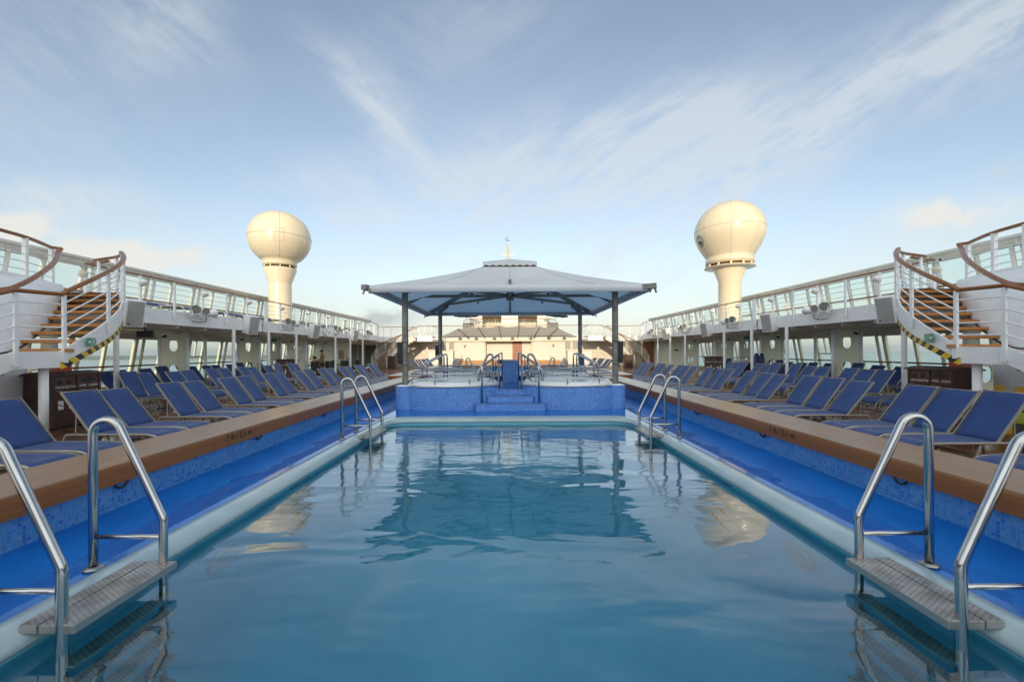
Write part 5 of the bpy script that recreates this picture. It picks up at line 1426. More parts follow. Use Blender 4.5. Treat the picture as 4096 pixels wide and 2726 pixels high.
    bot = [(8.2, 5.4, 1.57), (8.35, 6.5, 1.57), (8.47, 7.0, 1.60)] + [(xr, yy + .1, zz - .10) for (_, xr), yy, zz in zip(TR[1:], TY[1:], TZ[1:])] + [(10.95, 9.95, 3.0)]
    botc = smoothpath(bot, 2)
    def samp(L, u):
        f = u * (len(L) - 1); k = min(int(f), len(L) - 2); return L[k].lerp(L[k + 1], f - k)
    mb = MB(); n = 40; m_ = 8; g_ = []
    for i in range(n + 1):
        u = i / n; a, b = samp(botc, u), samp(topc, u); row = []
        for j in range(m_ + 1):
            v = j / m_; q = a.lerp(b, v); bulge = .22 * math.sin(PI * v); row.append(P(q.x - bulge, q.y + .0, q.z + .12 * math.sin(PI * v)))
        g_.append(row)
    for i in range(n):
        for j in range(m_): mb.quad(g_[i][j], g_[i + 1][j], g_[i + 1][j + 1], g_[i][j + 1], sm=True)
    mb.build('drum_wall', white, t, weld=True)
    MB().tube([P(q.x - .03, q.y, q.z + .06) for q in botc], .016, 6).build('rubber_edge', pmat('dark_rubber', (.05, .03, .03), .6) if 'dark_rubber' not in MATS else MATS['dark_rubber'], t)
    MB().tube([P(q.x, q.y, 3.28) for q in topc], .05, 8).build('coaming', white, t)
    # lower drum down to the main deck
    MB().lathe([(1.15, 0), (1.15, 1.45)], (X(11.35), Yr(8.2), 0), 40).build('lower_drum', white, t)
    # inner handrail and balustrade round the upper deck edge
    ih = [P(8.40, 6.3, 2.66), P(8.50, 6.95, 2.70)] + [P(xr - .06, yy, zz + 1.0) for (_, xr), yy, zz in zip(TR, TY, TZ)][1:] + [P(10.72, 9.86, 4.14), P(10.86, 9.98, 4.17), P(10.95, 9.86, 4.165)]
    MB().tube([tuple(q) for q in smoothpath(ih, 2)], .05, 12, rz=.036).build('handrail', rail_wood, t)
    bal = [P(q.x + .03, q.y, 0) for q in topc if q.y > 5.2]
    MB().tube([(q[0], q[1], 4.16) for q in bal[::-1]], .055, 12, rz=.036).build('handrail', rail_wood, t)
    for e in (3.45, 3.62, 3.79, 3.96): MB().tube([(q[0], q[1], e) for q in bal], .013, 8).build('rod', white, t)
    for k in (1, 5, 9, 13, 17, len(bal) - 1):
        q = bal[min(k, len(bal) - 1)]; MB().box(q[0] - .045, q[0] + .045, q[1] - .03, q[1] + .03, 2.95, 4.14).build('post', white, t)
    MB().cyl(P(7.80, 6.9, 0), P(7.80, 6.9, 1.42), .062, 18).build('support_column', white, t)
    # vent and lamps
    l = thing('wall_lamp', f'half-hooded oval bulkhead lamp low on the {sd_} staircase drum', 'lamp', (s * 9.42, 7.75, 2.42))
    l['group'] = 'bulkhead lamps by the near staircases'
    M = Matrix.Rotation(R(-90 * s + 20 * s), 4, 'Y') @ Matrix.Rotation(R(-15), 4, 'X')
    MB().lathe([(0, -.08), (.14, -.08), (.17, -.03), (.165, .02), (0, .02)], n=24, M=M).build('housing', white, l)
    MB().lathe([(.15, .02), (.14, .09), (.09, .14), (0, .155)], n=24, M=M).build('diffuser', lamp_glass, l)
    l = thing('wall_lamp', f'round bulkhead lamp beside the head of the {sd_} staircase', 'lamp', (s * 10.72, 10.35, 3.62)); l['group'] = 'bulkhead lamps by the near staircases'
    M = Matrix.Rotation(R(-80 * s), 4, 'Y')
    MB().lathe([(0, -.04), (.08, -.04), (.10, -.015), (.095, .025), (0, .025)], n=24, M=M).build('housing', white, l)
    MB().lathe([(.088, .025), (.078, .07), (.05, .105), (0, .115)], n=24, M=M).build('diffuser', lamp_glass, l)
    MB().box(-.03, .03, .06, .12, -.55, .02).build('stem', white, l)
    if s > 0:
        vb = thing('vent_grille', 'small white louvred vent on the right staircase drum', 'vent', (9.92, 8.55, 2.86))
        M = Matrix.Rotation(R(-15), 4, 'Z')
        MB().box(-.04, .04, -.11, .11, -.10, .10, M).build('frame', white, vb)
        mb = MB()
        for k in range(4): mb.box(-.046, -.039, -.09, .05, .05 - .04 * k, .067 - .04 * k, M)
        mb.build('slots', blackp, vb)
# ---- far curved stairs
for s in (-1, 1):
    sd_ = NAMES[s]
    t = thing('far_staircase', f'curved wooden-tread staircase with white railings at the forward {sd_} end of the deck', 'staircase', (s * 12.2, 41, 0))
    X = lambda x: s * x - s * 12.2
    cl = smoothpath([(12.0, 37.5, 0), (12.1, 38.8, .85), (11.7, 39.85, 1.6), (10.7, 40.5, 2.25), (9.7, 40.6, 2.8), (9.05, 40.6, 3.06)], 3)
    # resample by height into 17 treads
    def at_z(z):
        for a, b in zip(cl, cl[1:]):
            if a.z <= z <= b.z: return a.lerp(b, (z - a.z) / (b.z - a.z + 1e-9)), (b - a)
        return cl[-1], cl[-1] - cl[-2]
    inner, outer = [], []
    for k in range(1, 18):
        p, d = at_z(3.06 * k / 17.5); d = Vector((d.x, d.y, 0)).normalized(); n_ = Vector((-d.y, d.x, 0))
        M = Matrix(((d.x * s, n_.x * s, 0, X(p.x)), (d.y, n_.y, 0, p.y - 41), (0, 0, 1, p.z), (0, 0, 0, 1)))
        MB().box(-.16, .16, -.62, .62, -.05, 0, M).build('tread', door_wood, t)
        inner.append((X(p.x + n_.x * .66), p.y + n_.y * .66 - 41, p.z)); outer.append((X(p.x - n_.x * .66), p.y - n_.y * .66 - 41, p.z))
    for line in (inner, outer):
        mb = MB()
        for a, b in zip(line, line[1:]): mb.bar((a[0], a[1], a[2] - .12), (b[0], b[1], b[2] - .12), .04, .34)
        mb.build('stringer', white_far, t)
        for e in (.22, .42, .62, .80): MB().tube([(p[0], p[1], p[2] + e) for p in line], .016, 6).build('rod', white_far, t)
        MB().tube([(p[0], p[1], p[2] + 1.0) for p in line], .045, 8).build('handrail', rail_wood, t)
        for p in line[::4]: MB().cyl((p[0], p[1], p[2] - .1), (p[0], p[1], p[2] + 1.0), .03, 6).build('post', white_far, t)
    t = thing('waste_bin', f'plain brown waste bin at the foot of the forward {sd_} staircase', 'bin', (s * 10.9, 38.2, 0))
    MB().box(-.35, .35, -.3, .3, .04, 1.15).build('body', bin_plain, t, bevel=.03)
    MB().box(-.37, .37, -.32, .32, 1.15, 1.22).build('lid', bin_plain, t, bevel=.03)

# ================================================================== sun loungers
HINGE = 1.19
def make_lounger(name, label, ang, blen=.81):
    t = thing(name, label, 'sun lounger')
    W = .275
    f = MB()
    for e in (-W, W):
        f.tube(bend([(.02, e, .02), (.03, e, .20), (.16, e, .345), (.30, e, .367), (1.55, e, .367), (1.60, e, .352), (1.68, e, .03)], .09), .017, 8, rz=.021)
    f.tube([(.30, -W, .36), (.30, W, .36)], .013, 6); f.tube([(1.53, -W, .36), (1.53, W, .36)], .013, 6); f.tube([(.03, -W, .10), (.03, W, .10)], .012, 6)
    f.build('frame', alu, t)
    for e in (-1, 1):
        lg = MB().bar((.98, e * (W - .03), .35), (.86, e * (W - .03), .02), .028, .045, up=(1, 0, 0)).build('leg', alu, t)
        MB().box(.83, .89, e * (W - .03) - .02, e * (W - .03) + .02, 0, .025).build('foot', black, lg)
    st = MB(); st.bar((.92, -W + .03, .20), (.92, W - .03, .20), .02, .03); st.build('stretcher', alu, t)
    # seat sling, wrapped over the foot curve, slightly sagging
    prof = [(.045, .22), (.075, .285), (.13, .333), (.20, .362), (.32, .378)] + [(.32 + (HINGE - .32) * k / 7, .380) for k in range(1, 8)]
    m = MB(); n = 6; g_ = []
    for (x, z) in prof:
        sag = .018 * math.sin(PI * max(0, min(1, (x - .1) / (HINGE - .1)))); g_.append([(x, -W + .008 + (2 * W - .016) * j / n, z - sag * (1 - (2 * j / n - 1) ** 2)) for j in range(n + 1)])
    for a, b in zip(g_, g_[1:]):
        for j in range(n): m.quad(a[j], b[j], b[j + 1], a[j + 1], sm=True)
    so = m.build('seat', sling, t, weld=True); sl = so.modifiers.new('t', 'SOLIDIFY'); sl.thickness = .006; sl.offset = 0
    ca, sa = math.cos(R(ang)), math.sin(R(ang))
    m = MB(); g_ = []
    for k in range(9):
        u = k / 8; sag = .022 * math.sin(PI * u); row = []
        for j in range(n + 1):
            sg_ = sag * (1 - (2 * j / n - 1) ** 2)
            row.append((HINGE + ca * blen * u + sa * sg_, -W + .01 + (2 * W - .02) * j / n, .372 + sa * blen * u - ca * sg_))
        g_.append(row)
    for a, b in zip(g_, g_[1:]):
        for j in range(n): m.quad(a[j], b[j], b[j + 1], a[j + 1], sm=True)
    bo = m.build('backrest', sling, t, weld=True); sl = bo.modifiers.new('t', 'SOLIDIFY'); sl.thickness = .006; sl.offset = 0
    bf = MB()
    for e in (-W, W): bf.bar((HINGE - .01, e, .365), (HINGE + ca * (blen + .015), e, .365 + sa * (blen + .015)), .016, .032, up=(0, 0, 1))
    bf.tube([(HINGE + ca * blen, -W, .365 + sa * blen), (HINGE + ca * blen, W, .365 + sa * blen)], .012, 6)
    bf.build('back_frame', alu, bo)
    mx = HINGE + ca * blen * .55; mz = .365 + sa * blen * .55
    pr = MB()
    for e in (-1, 1): pr.bar((mx, e * (W - .03), mz), (1.46, e * (W - .03), .37), .016, .016)
    pr.build('back_prop', alu, t)
    return t
ORD = ['first', 'second', 'third', 'fourth', 'fifth', 'sixth', 'seventh', 'eighth', 'ninth', 'tenth', 'eleventh', 'twelfth', 'thirteenth', 'fourteenth', 'fifteenth']
lounger = make_lounger('sun_lounger', 'blue sling sun lounger', 53)
lounger2 = make_lounger('sun_lounger', 'blue sling sun lounger', 51.5)
lounger3 = make_lounger('sun_lounger', 'blue sling sun lounger', 54.5)
steep = make_lounger('sun_lounger', 'blue sling sun lounger', 64)
lowb = make_lounger('sun_lounger', 'blue sling sun lounger', 18)
used = {}
jr = random.Random(11)
def put_lounger(proto, s, xtop, y, label, group, jit=.02):
    """y = near edge; head end away from the pool"""
    if proto is lounger: proto = jr.choice((lounger, lounger2, lounger3))
    ln = 1.68 if proto is not lowb else 1.95
    x = s * (xtop - ln) + jr.uniform(-jit, jit) * 1.6; yc = y + .29 + jr.uniform(-.018, .018)
    rz = (0 if s > 0 else PI) + jr.uniform(-.022, .022)
    if proto not in used:
        used[proto] = 1; proto.location = (x, yc, 0); proto.rotation_euler = (0, 0, rz); proto['label'] = label; proto['group'] = group
        return proto
    return copy_thing(proto, (x, yc, 0), rz, label, group)
PAIR = ['nearer', 'farther']; TRIO = ['nearest', 'middle', 'farthest']
for k in range(10):
    for j in range(2):
        put_lounger(lounger, -1, 7.05, 4.69 + 1.735 * k + .665 * j, f'blue sling lounger, {PAIR[j]} of the {ORD[k]} pair from the viewer, inner row left of pool', 'inner row of loungers left of the pool')
for k in range(4):
    for j in range(2):
        put_lounger(lounger, -1, 7.05, 28.9 + 1.735 * k + .665 * j, f'blue sling lounger, {PAIR[j]} of pair {["one", "two", "three", "four"][k]} left of the far pool', 'loungers left of the far pool')
for k in range(6):
    for j in range(2):
        put_lounger(lounger if (k + j) % 5 else steep, -1, 11.15, 11.55 + 1.75 * k + .64 * j, f'blue sling lounger, {PAIR[j]} of the {ORD[k]} pair from the viewer, middle row on the left', 'middle row of loungers on the left')
for k in range(8):
    for j in range(3):
        put_lounger(lounger, 1, 7.05, 3.09 + 2.46 * k + .64 * j, f'blue sling lounger, {TRIO[j]} of the {ORD[k]} trio from the viewer, inner row right of pool', 'inner row of loungers right of the pool')
for k in range(3):
    for j in range(3):
        put_lounger(lounger, 1, 7.05, 28.3 + 2.46 * k + .64 * j, f'blue sling lounger, {TRIO[j]} of trio {["one", "two", "three"][k]} right of the far pool', 'loungers right of the far pool')
for k in range(5):
    for j in range(3):
        if k == 0 and j == 0: continue
        put_lounger(lounger if (k * 2 + j) % 6 else steep, 1, 11.15, 9.42 + 2.46 * k + .64 * j, f'blue sling lounger, {TRIO[j]} of the {ORD[k]} trio from the viewer, middle row on the right', 'middle row of loungers on the right')
for s in (-1, 1):
    for k, y in enumerate((12.3, 13.95, 15.55, 17.25, 18.85, 20.45, 22.1, 24.2, 25.5)):
        for j in range(2):
            if k >= 7 and s < 0: continue
            put_lounger((steep if (k + j) % 3 == 0 else lounger), s, 14.1, y + .62 * j, f'dark shaded lounger under the {NAMES[s]} promenade, {PAIR[j]} of the {ORD[k]} pair from the viewer', f'shaded loungers under the {NAMES[s]} promenade', .05)
for k in range(10):
    for j in range(2):
        o = put_lounger(lowb, -1, 14.55, 11.3 + 2.35 * k + .70 * j, f'low-reclined blue lounger up on the left promenade, {PAIR[j]} of the {ORD[k]} pair from the viewer', 'loungers up on the left promenade')
        o.location.z = FZ1

# ================================================================== loudspeakers, lights, clock on the fascias
def fascia_speaker(s, y, ordn):
    t = thing('loudspeaker', f'white box loudspeaker tilted down from the {NAMES[s]} fascia, {ordn} from the viewer', 'speaker', (s * 11.42, y, 2.86), 0, 'white loudspeakers on the fascias')
    # local: grille faces +x; turned towards the pool, a little to the viewer, tipped down
    M = Matrix.Rotation(R(180 if s > 0 else 0), 4, 'Z') @ Matrix.Rotation(R(22 * s), 4, 'Z') @ Matrix.Rotation(R(13), 4, 'Y')
    MB().box(-.10, .30, -.24, .24, -.40, .40, M).build('cabinet', white, t, bevel=.015)
    g_ = MB().box(.30, .306, -.205, .205, -.37, .37, M).build('grille', grille, t)
    MB().cyl(M @ Vector((.305, -.14, -.31)), M @ Vector((.312, -.14, -.31)), .025, 12).build('badge', black, g_)
    mb = MB(); mb.bar((-s * .02, 0, .30), (s * .2, 0, .30), .04, .04); mb.bar((s * .02, 0, -.28), (s * .18, 0, -.15), .04, .04); mb.build('bracket', white, t)
for s in (-1, 1):
    for k, y in enumerate((12.4, 18.1, 23.9, 30.0)): fascia_speaker(s, y, ORD[k])
def spot_cluster(s, y, ordn, lit):
    t = thing('spotlight_cluster', f'cluster of three white spotlights on a bar on the {NAMES[s]} fascia, {ordn} from the viewer', 'spotlight', (s * 11.25, y, 2.98), 0, 'white spotlight clusters on the fascias')
    mb = MB(); mb.tube([(s * .34, 0, -.02), (0, -.02, 0), (0, .65, -.02), (0, -.65, .0)][1:], .022, 8); mb.tube([(s * .34, -.3, -.08), (0, -.3, 0)], .02, 8); mb.tube([(s * .34, .3, -.08), (0, .3, 0)], .02, 8); mb.build('bar', white, t)
    cb = MB(); cb.tube([(0, .1, -.04), (s * .03, .12, -.2), (s * .12, -.05, -.25), (s * .32, -.2, -.2)], .014, 6); cb.build('cable', black, t)
    for k, (yy, zz, yaw, pit, r) in enumerate(((-.42, .20, -50, 6, .17), (.0, .16, -28, 0, .14), (.42, .14, 60, -18, .15))):
        M = Matrix.Translation((0, yy, zz)) @ Matrix.Rotation(R(0 if s < 0 else 180), 4, 'Z') @ Matrix.Rotation(R(yaw if s < 0 else -yaw), 4, 'Z') @ Matrix.Rotation(R(90 + pit), 4, 'Y')
        h = MB().lathe([(0, -.20), (r * .62, -.19), (r * .8, -.08), (r, .02), (r, .12), (r * .92, .125), (r * .90, .10)], n=24, M=M).build('lamp_head', white, t)
        MB().lathe([(r * .90, .10), (0, .10)], n=20, M=M).build('lens', black, h)
        mb = MB()
        for ring, cnt in ((.0, 1), (.36, 6), (.70, 12)):
            for q in range(cnt):
                a = 2 * PI * q / cnt; c_ = M @ Vector((ring * r * math.cos(a), ring * r * math.sin(a), .101)); d_ = M @ Vector((ring * r * math.cos(a), ring * r * math.sin(a), .112)); mb.cyl(c_, d_, r * .13, 8)
        mb.build('led_lenses', pmat('led_glass', (.50, .46, .38), .15) if 'led_glass' not in MATS else MATS['led_glass'], h)
        mb = MB(); mb.bar((0, yy - r * 1.1, zz), (0, yy - r * .7, 0.0), .03, .02); mb.bar((0, yy + r * 1.1, zz), (0, yy + r * .7, 0.0), .03, .02); mb.build('yoke', white, t)
for s in (-1, 1):
    for k, y in enumerate((15.2, 21.3, 27.0, 33.0)): spot_cluster(s, y, ORD[k], False)
t = thing('deck_clock', 'round white clock with black hands on the left fascia', 'clock', (-11.2, 25.6, 2.86))
M = Matrix.Rotation(R(45), 4, 'Z') @ Matrix.Rotation(R(90), 4, 'X')
M = frame_M((0, 0, 0), (0.70, 0.714, 0), (0, 0, 1))
MB().lathe([(.30, -.10), (.31, .02), (.30, .04), (.275, .03)], n=40, M=M).build('rim', white, t)
MB().lathe([(.278, .02), (0, .02)], n=40, M=M).build('face', acrylic, t)
mb = MB()
for k in range(12):
    a = PI / 6 * k; mb.box(-.010, .010, .20, .262, .021, .026, M @ Matrix.Rotation(a, 4, 'Z'))
mb.build('hour_marks', black, t)
for nm, hrs, L, w in (('hour_hand', 6.78 / 12, .15, .022), ('minute_hand', 46.5 / 60, .225, .015)):
    MB().box(-w / 2, w / 2, -.04, L, .027, .033, M @ Matrix.Rotation(-2 * PI * hrs, 4, 'Z')).build(nm, black, t)
MB().bar((-.05, 0, 0), (-.25, .1, 0), .06, .06).build('bracket', white, t)
for s, y, lab in ((-1, 13.6, 'left'), (1, 14.4, 'right'), (-1, 27.2, 'left'), (1, 28.8, 'right')):
    t = thing('camera', f'small white security camera under the {lab} windscreen cap beam, {"nearer" if y < 20 else "farther"} one', 'camera', (s * 14.95, y, 4.72), 0, 'security cameras under the cap beams')
    MB().cyl((0, 0, 0), (-s * .18, -.22, -.02), .06, 12).build('body', white, t); MB().cyl((-s * .18, -.22, -.02), (-s * .19, -.232, -.021), .045, 12).build('lens', black, t); MB().box(s * .0, s * .15, -.03, .03, .0, .06).build('arm', white, t)
t = thing('ceiling_screen', 'black flat screen hanging under the left promenade ceiling', 'screen', (-12.9, 14.6, 2.3))
MB().box(-.28, .28, -.04, .04, -.12, .12).build('panel', black, t); MB().cyl((0, 0, .12), (0, 0, .28), .025, 8).build('hanger', black, t)

# ================================================================== recycling bins
def recycling_bin(x, y, rz, label):
    """local x = reading direction along the front, -y = front"""
    t = thing('recycling_bin', label, 'bin', (x, y, 0), rz, 'brown recycling bins')
    W, H, D = .515, 1.16, .60
    MB().box(-W, W, .02, D, .05, H).build('body', bin_plain, t)
    MB().box(-W + .02, W - .02, .05, D - .03, 0, .05).build('plinth', black, t)
    lid = MB(); prof = [(-.07, H), (-.07, H + .025), (.10, H + .07), (.30, H + .085), (.50, H + .07), (D + .05, H + .025), (D + .05, H)]
    for a, b in zip(prof, prof[1:]): lid.quad((-W - .05, a[0], a[1]), (W + .05, a[0], a[1]), (W + .05, b[0], b[1]), (-W - .05, b[0], b[1]))
    lid.face([(-W - .05, p[0], p[1]) for p in prof][::-1]); lid.face([(W + .05, p[0], p[1]) for p in prof]); lid.quad((-W - .05, -.07, H), (-W - .05, D + .05, H), (W + .05, D + .05, H), (W + .05, -.07, H))
    lid.build('lid', bin_plain, t)
    for e in (-W, -.025, W - .05): MB().box(e, e + .05, -.02, .02, .05, H).build('frame_post', bin_plain, t)
    for side, x0 in ((0, -W + .052), (1, .027)):
        x1 = x0 + W - .08
        MB().box(x0, x1, .0, .02, H - .30, H - .01).build('opening_panel', pmat('bin_panel', (.13, .055, .04), .5) if 'bin_panel' not in MATS else MATS['bin_panel'], t)
        d = MB().box(x0, x1, -.006, .018, .08, H - .315).build('door', bin_wood, t)
        MB().box(x0 + .02, x0 + .13, -.03, -.006, H - .335, H - .322).build('door_handle', alu, d)
        xm = (x0 + x1) / 2
        if side == 0:
            for e in (-.09, .09): MB().lathe([(.062, 0), (.055, .004), (0, .004)], n=20, M=Matrix.Translation((xm + e - .02, .0, H - .13)) @ Matrix.Rotation(R(90), 4, 'X')).build('round_opening', black, t)
            put_text('lettering', 'CANS & BOTTLES', .062, textwhite, frame_M((xm, -.002, H - .255), (1, 0, 0), (0, 0, 1)), t, .001, 1.0, .001)
        else:
            mb = MB()
            Mx = Matrix.Translation((xm, -.001, H - .12)) @ Matrix.Rotation(R(90), 4, 'X')
            oc = []
            for (cx_, r_, a0, a1, n_) in ((.125, .045, -60, 60, 8), (0, .085, 35, 145, 10), (-.125, .045, 120, 240, 8), (0, .085, 215, 325, 10)):
                for q in range(n_ + 1):
                    a = R(a0 + (a1 - a0) * q / n_); oc.append((cx_ + r_ * math.cos(a), r_ * math.sin(a) * .95))
            mb.prism(oc, 0, .004, Mx); mb.build('shaped_opening', black, t)
            put_text('lettering', 'PAPER', .058, textwhite, frame_M((x0 + .09, -.002, H - .245), (1, 0, 0), (0, 0, 1)), t, .001, 1.0, .001)
            put_text('lettering', 'PLASTIC', .058, textwhite, frame_M((x1 - .095, -.002, H - .245), (1, 0, 0), (0, 0, 1)), t, .001, 1.0, .001)
        # white bottle and can pictograms on the doors
        mb = MB(); Mx = Matrix.Translation((xm - (.10 if side == 0 else .0), -.0065, H - .62)) @ Matrix.Rotation(R(90), 4, 'X')
        mb.prism([(-.05, -.11), (.05, -.11), (.055, -.09), (.055, -.055), (-.055, -.01), (-.055, -.09)], 0, .002, Mx)
        mb.prism([(-.055, .01), (.055, -.035), (.055, .05), (.045, .075), (-.04, .085), (-.055, .06)], 0, .002, Mx)
        mb.build('pictogram', textwhite, d)
        mb = MB(); Mx = Matrix.Translation((xm + (.10 if side == 0 else .14), -.0065, H - .60)) @ Matrix.Rotation(R(90), 4, 'X')
        mb.prism([(-.035, -.13), (.035, -.13), (.035, .05), (.012, .10), (.012, .17), (-.012, .17), (-.012, .10), (-.035, .05)], 0, .002, Mx); mb.build('pictogram', textwhite, d)
    return t
recycling_bin(-9.67, 9.22, R(90), 'brown double recycling bin beside the left curved staircase')
recycling_bin(9.67, 9.52, R(-90), 'brown double recycling bin beside the right curved staircase')
recycling_bin(-12.3, 22.9, R(40), 'distant brown recycling bin under the left promenade')
recycling_bin(12.5, 25.4, R(-40), 'distant brown recycling bin under the right promenade')
for s in (-1, 1):
    t = thing('fire_cabinet', f'red fire equipment cabinet behind the {NAMES[s]} recycling bin', 'cabinet', (s * 11.25, 10.25, 0))
    MB().box(-.22, .22, -.15, .15, .9, 1.42).build('body', red_m, t, bevel=.015)
    MB().box(-.05, .05, -.1, .1, 0, .9).build('stand', white, t)
t = thing('wet_floor_sign', 'folded yellow wet-floor sign leaning by the right staircase drum', 'sign', (9.75, 8.0, 0))
for e, a in ((0, 7), (1, -7)):
    M = Matrix.Translation((.0, .12 * e, 0)) @ Matrix.Rotation(R(a), 4, 'X')
    MB().prism([(-.15, 0), (.15, 0), (.10, .92), (-.10, .92)], -.012, .012, M @ Matrix.Rotation(R(90), 4, 'X')).build('board', yellow, t)
t = thing('wall_pipe', 'white pipe with a valve running down the right staircase drum', 'pipe', (10.15, 8.05, 0))
MB().tube([(0, .1, 1.4), (0, .1, 1.15), (-.03, .0, 1.05), (-.03, .0, .3)], .025, 8).build('pipe', white, t)
MB().cyl((-.03, 0, .45), (-.10, -.05, .45), .04, 10).build('valve', steel_d, t)
t = thing('deck_bin', 'dark bin with a yellow-green bag behind the nearest right loungers', 'bin', (8.35, 6.55, 0))
MB().lathe([(.20, 0), (.24, .55), (.25, .6), (.22, .6), (.2, .5), (0, .5)], n=20).build('body', pmat('bin_grey', (.12, .12, .11), .6), t)
MB().lathe([(.255, .45), (.26, .62), (.20, .63)], n=20).build('bag', pmat('bag_yellow', (.45, .5, .05), .5), t)

# ================================================================== dining furniture under the forward promenade
def deck_chair(x, y, rz, label):
    t = thing('dining_chair', label, 'chair', (x, y, 0), rz, 'dark woven dining chairs under the left promenade')
    MB().box(-.24, .24, -.24, .24, .42, .47).build('seat', black, t); MB().box(-.24, .24, .20, .25, .47, .98).build('backrest', black, t)
    for e in (-.21, .21):
        for f_ in (-.21, .21): MB().cyl((e, f_, 0), (e, f_, .43), .018, 6).build('leg', black, t)
        MB().bar((e * 1.1, -.2, .66), (e * 1.1, .22, .68), .04, .03).build('armrest', black, t)
def deck_table(x, y, label, grp='dark tables under the promenades'):
    t = thing('dining_table', label, 'table', (x, y, 0), 0, grp)
    MB().lathe([(0, .74), (.42, .74), (.42, .71), (.05, .70), (.04, .03), (.26, .02), (.26, 0), (0, 0)], n=24).build('table_top', black, t)
for k, (x, y) in enumerate(((-13.0, 27.7), (-13.2, 30.2), (-12.6, 31.6))):
    deck_table(x, y, f'round dark table under the left promenade, {TRIO[k]} from the viewer')
    for j, a in enumerate((20, 140, 260)):
        deck_chair(x + .75 * math.sin(R(a)), y - .75 * math.cos(R(a)), R(a + 180), f'dark dining chair at the {TRIO[k]} round table on the left, {["toward the pool", "toward the windows", "on the far side"][j]}')
t = thing('towel_stand', 'dark towel counter with a steel rail under the right promenade', 'counter', (13.0, 22.95, 0))
MB().box(-.8, .8, -.3, .3, .02, .95).build('body', black, t)
mb = MB(); mb.tube([(-.75, 0, 1.22), (.75, 0, 1.22)], .018, 8)
for e in (-.75, 0, .75): mb.cyl((e, 0, .95), (e, 0, 1.22), .014, 6)
mb.build('rail', steel_d, t)
for k in range(3): MB().box(-.6 + .42 * k, -.25 + .42 * k, -.15, .15, .95, 1.08).build('towel_pile', cloth_white, t)
t = thing('navy_umbrella_bundle', 'pair of folded navy sunshade covers standing by the right cream panel', 'cover', (12.95, 21.5, 0))
for e in (-.14, .14): MB().lathe([(.10, 0), (.13, .3), (.12, 1.3), (.06, 1.45), (0, 1.47)], (e, 0, 0), 12).build('cover', navy, t)

# ================================================================== people far down the deck on the left
def body(name, verts, edges, mat, parent, root=0, sub=1):
    me = bpy.data.meshes.new(name); bm = bmesh.new()
    lay = bm.verts.layers.skin.verify()
    vs = [bm.verts.new(v[0]) for v in verts]
    for a, b in edges: bm.edges.new((vs[a], vs[b]))
    for v, d in zip(vs, verts):
        r = d[1]; v[lay].radius = (r, r) if not hasattr(r, '__len__') else r
    vs[root][lay].use_root = True
    bm.to_mesh(me); bm.free(); me.materials.append(mat)
    o = bpy.data.objects.new(name, me); C.objects.link(o); o.parent = parent
    o.modifiers.new('skin', 'SKIN').use_smooth_shade = True
    o.modifiers.new('sub', 'SUBSURF').levels = sub; o.modifiers['sub'].render_levels = sub + 1
    return o
def head_bits(t, c, fx, hair=hair_m, cap=None, r=.105):
    """hair or cap and a simple face; fx = facing direction in the xy plane"""
    c = Vector(c); f = Vector((fx[0], fx[1], 0)).normalized(); sd3 = f.cross(Vector((0, 0, 1)))
    M = Matrix(((sd3.x, f.x, 0, c.x), (sd3.y, f.y, 0, c.y), (0, 0, 1, c.z), (0, 0, 0, 1)))
    MB().lathe([(0, .128), (.05, .122), (.085, .098), (.102, .06), (.104, .02), (.098, -.01)], n=20, M=M @ Matrix.Translation((0, -.012, 0))).build('hair' if not cap else 'cap', cap or hair, t)
    if cap: MB().box(-.07, .07, .06, .17, .02, .035, M).build('cap_peak', cap, t)
    fm = MB()
    fm.prism([(-.016, .085), (.016, .085), (.0, .122)], -.03, .015, M); fm.build('nose', skin_m, t)
    ey = MB()
    for e in (-.036, .036): ey.lathe([(0, .012), (.010, .006), (.012, 0), (0, -.006)], n=8, M=M @ Matrix.Translation((e, .094, .02)))
    ey.build('eyes', hair_m, t)
    MB().box(-.025, .025, .088, .10, -.055, -.046, M).build('mouth', pmat('lip_tone', (.3, .09, .07), .5) if 'lip_tone' not in MATS else MATS['lip_tone'], t)
    for e in (-1, 1): MB().lathe([(0, .012), (.022, .006), (.026, 0), (0, -.01)], n=8, M=M @ Matrix.Translation((e * .098, -.005, 0)) @ Matrix.Rotation(R(90 * e), 4, 'Y')).build('ear', skin_m, t)
def hand(t, w, d, up, r=.011):
    """palm plus five fingers reaching from wrist w along d"""
    w = Vector(w); d = Vector(d).normalized(); u = Vector(up).normalized(); sd3 = d.cross(u).normalized()
    V_ = [(w, .026), (w + d * .05, (.030, .02)), (w + d * .085, (.034, .018))]; E = [(0, 1), (1, 2)]
    for q, (o_, L) in enumerate(((-.03, .062), (-.01, .075), (.01, .070), (.03, .055))):
        a = w + d * .09 + sd3 * o_; i = len(V_)
        V_ += [(a, r), (a + d * L * .5 - u * .006, r * .9), (a + d * L * .85 - u * .028, r * .8)]; E += [(2, i), (i, i + 1), (i + 1, i + 2)]
    i = len(V_); a = w + d * .03 - sd3 * .035
    V_ += [(a, .012), (a + d * .035 - sd3 * .02, .011), (a + d * .06 - sd3 * .018 - u * .01, .009)]; E += [(1, i), (i, i + 1), (i + 1, i + 2)]
    return body('hand', [(tuple(p), rr) for p, rr in V_], E, skin_m, t)
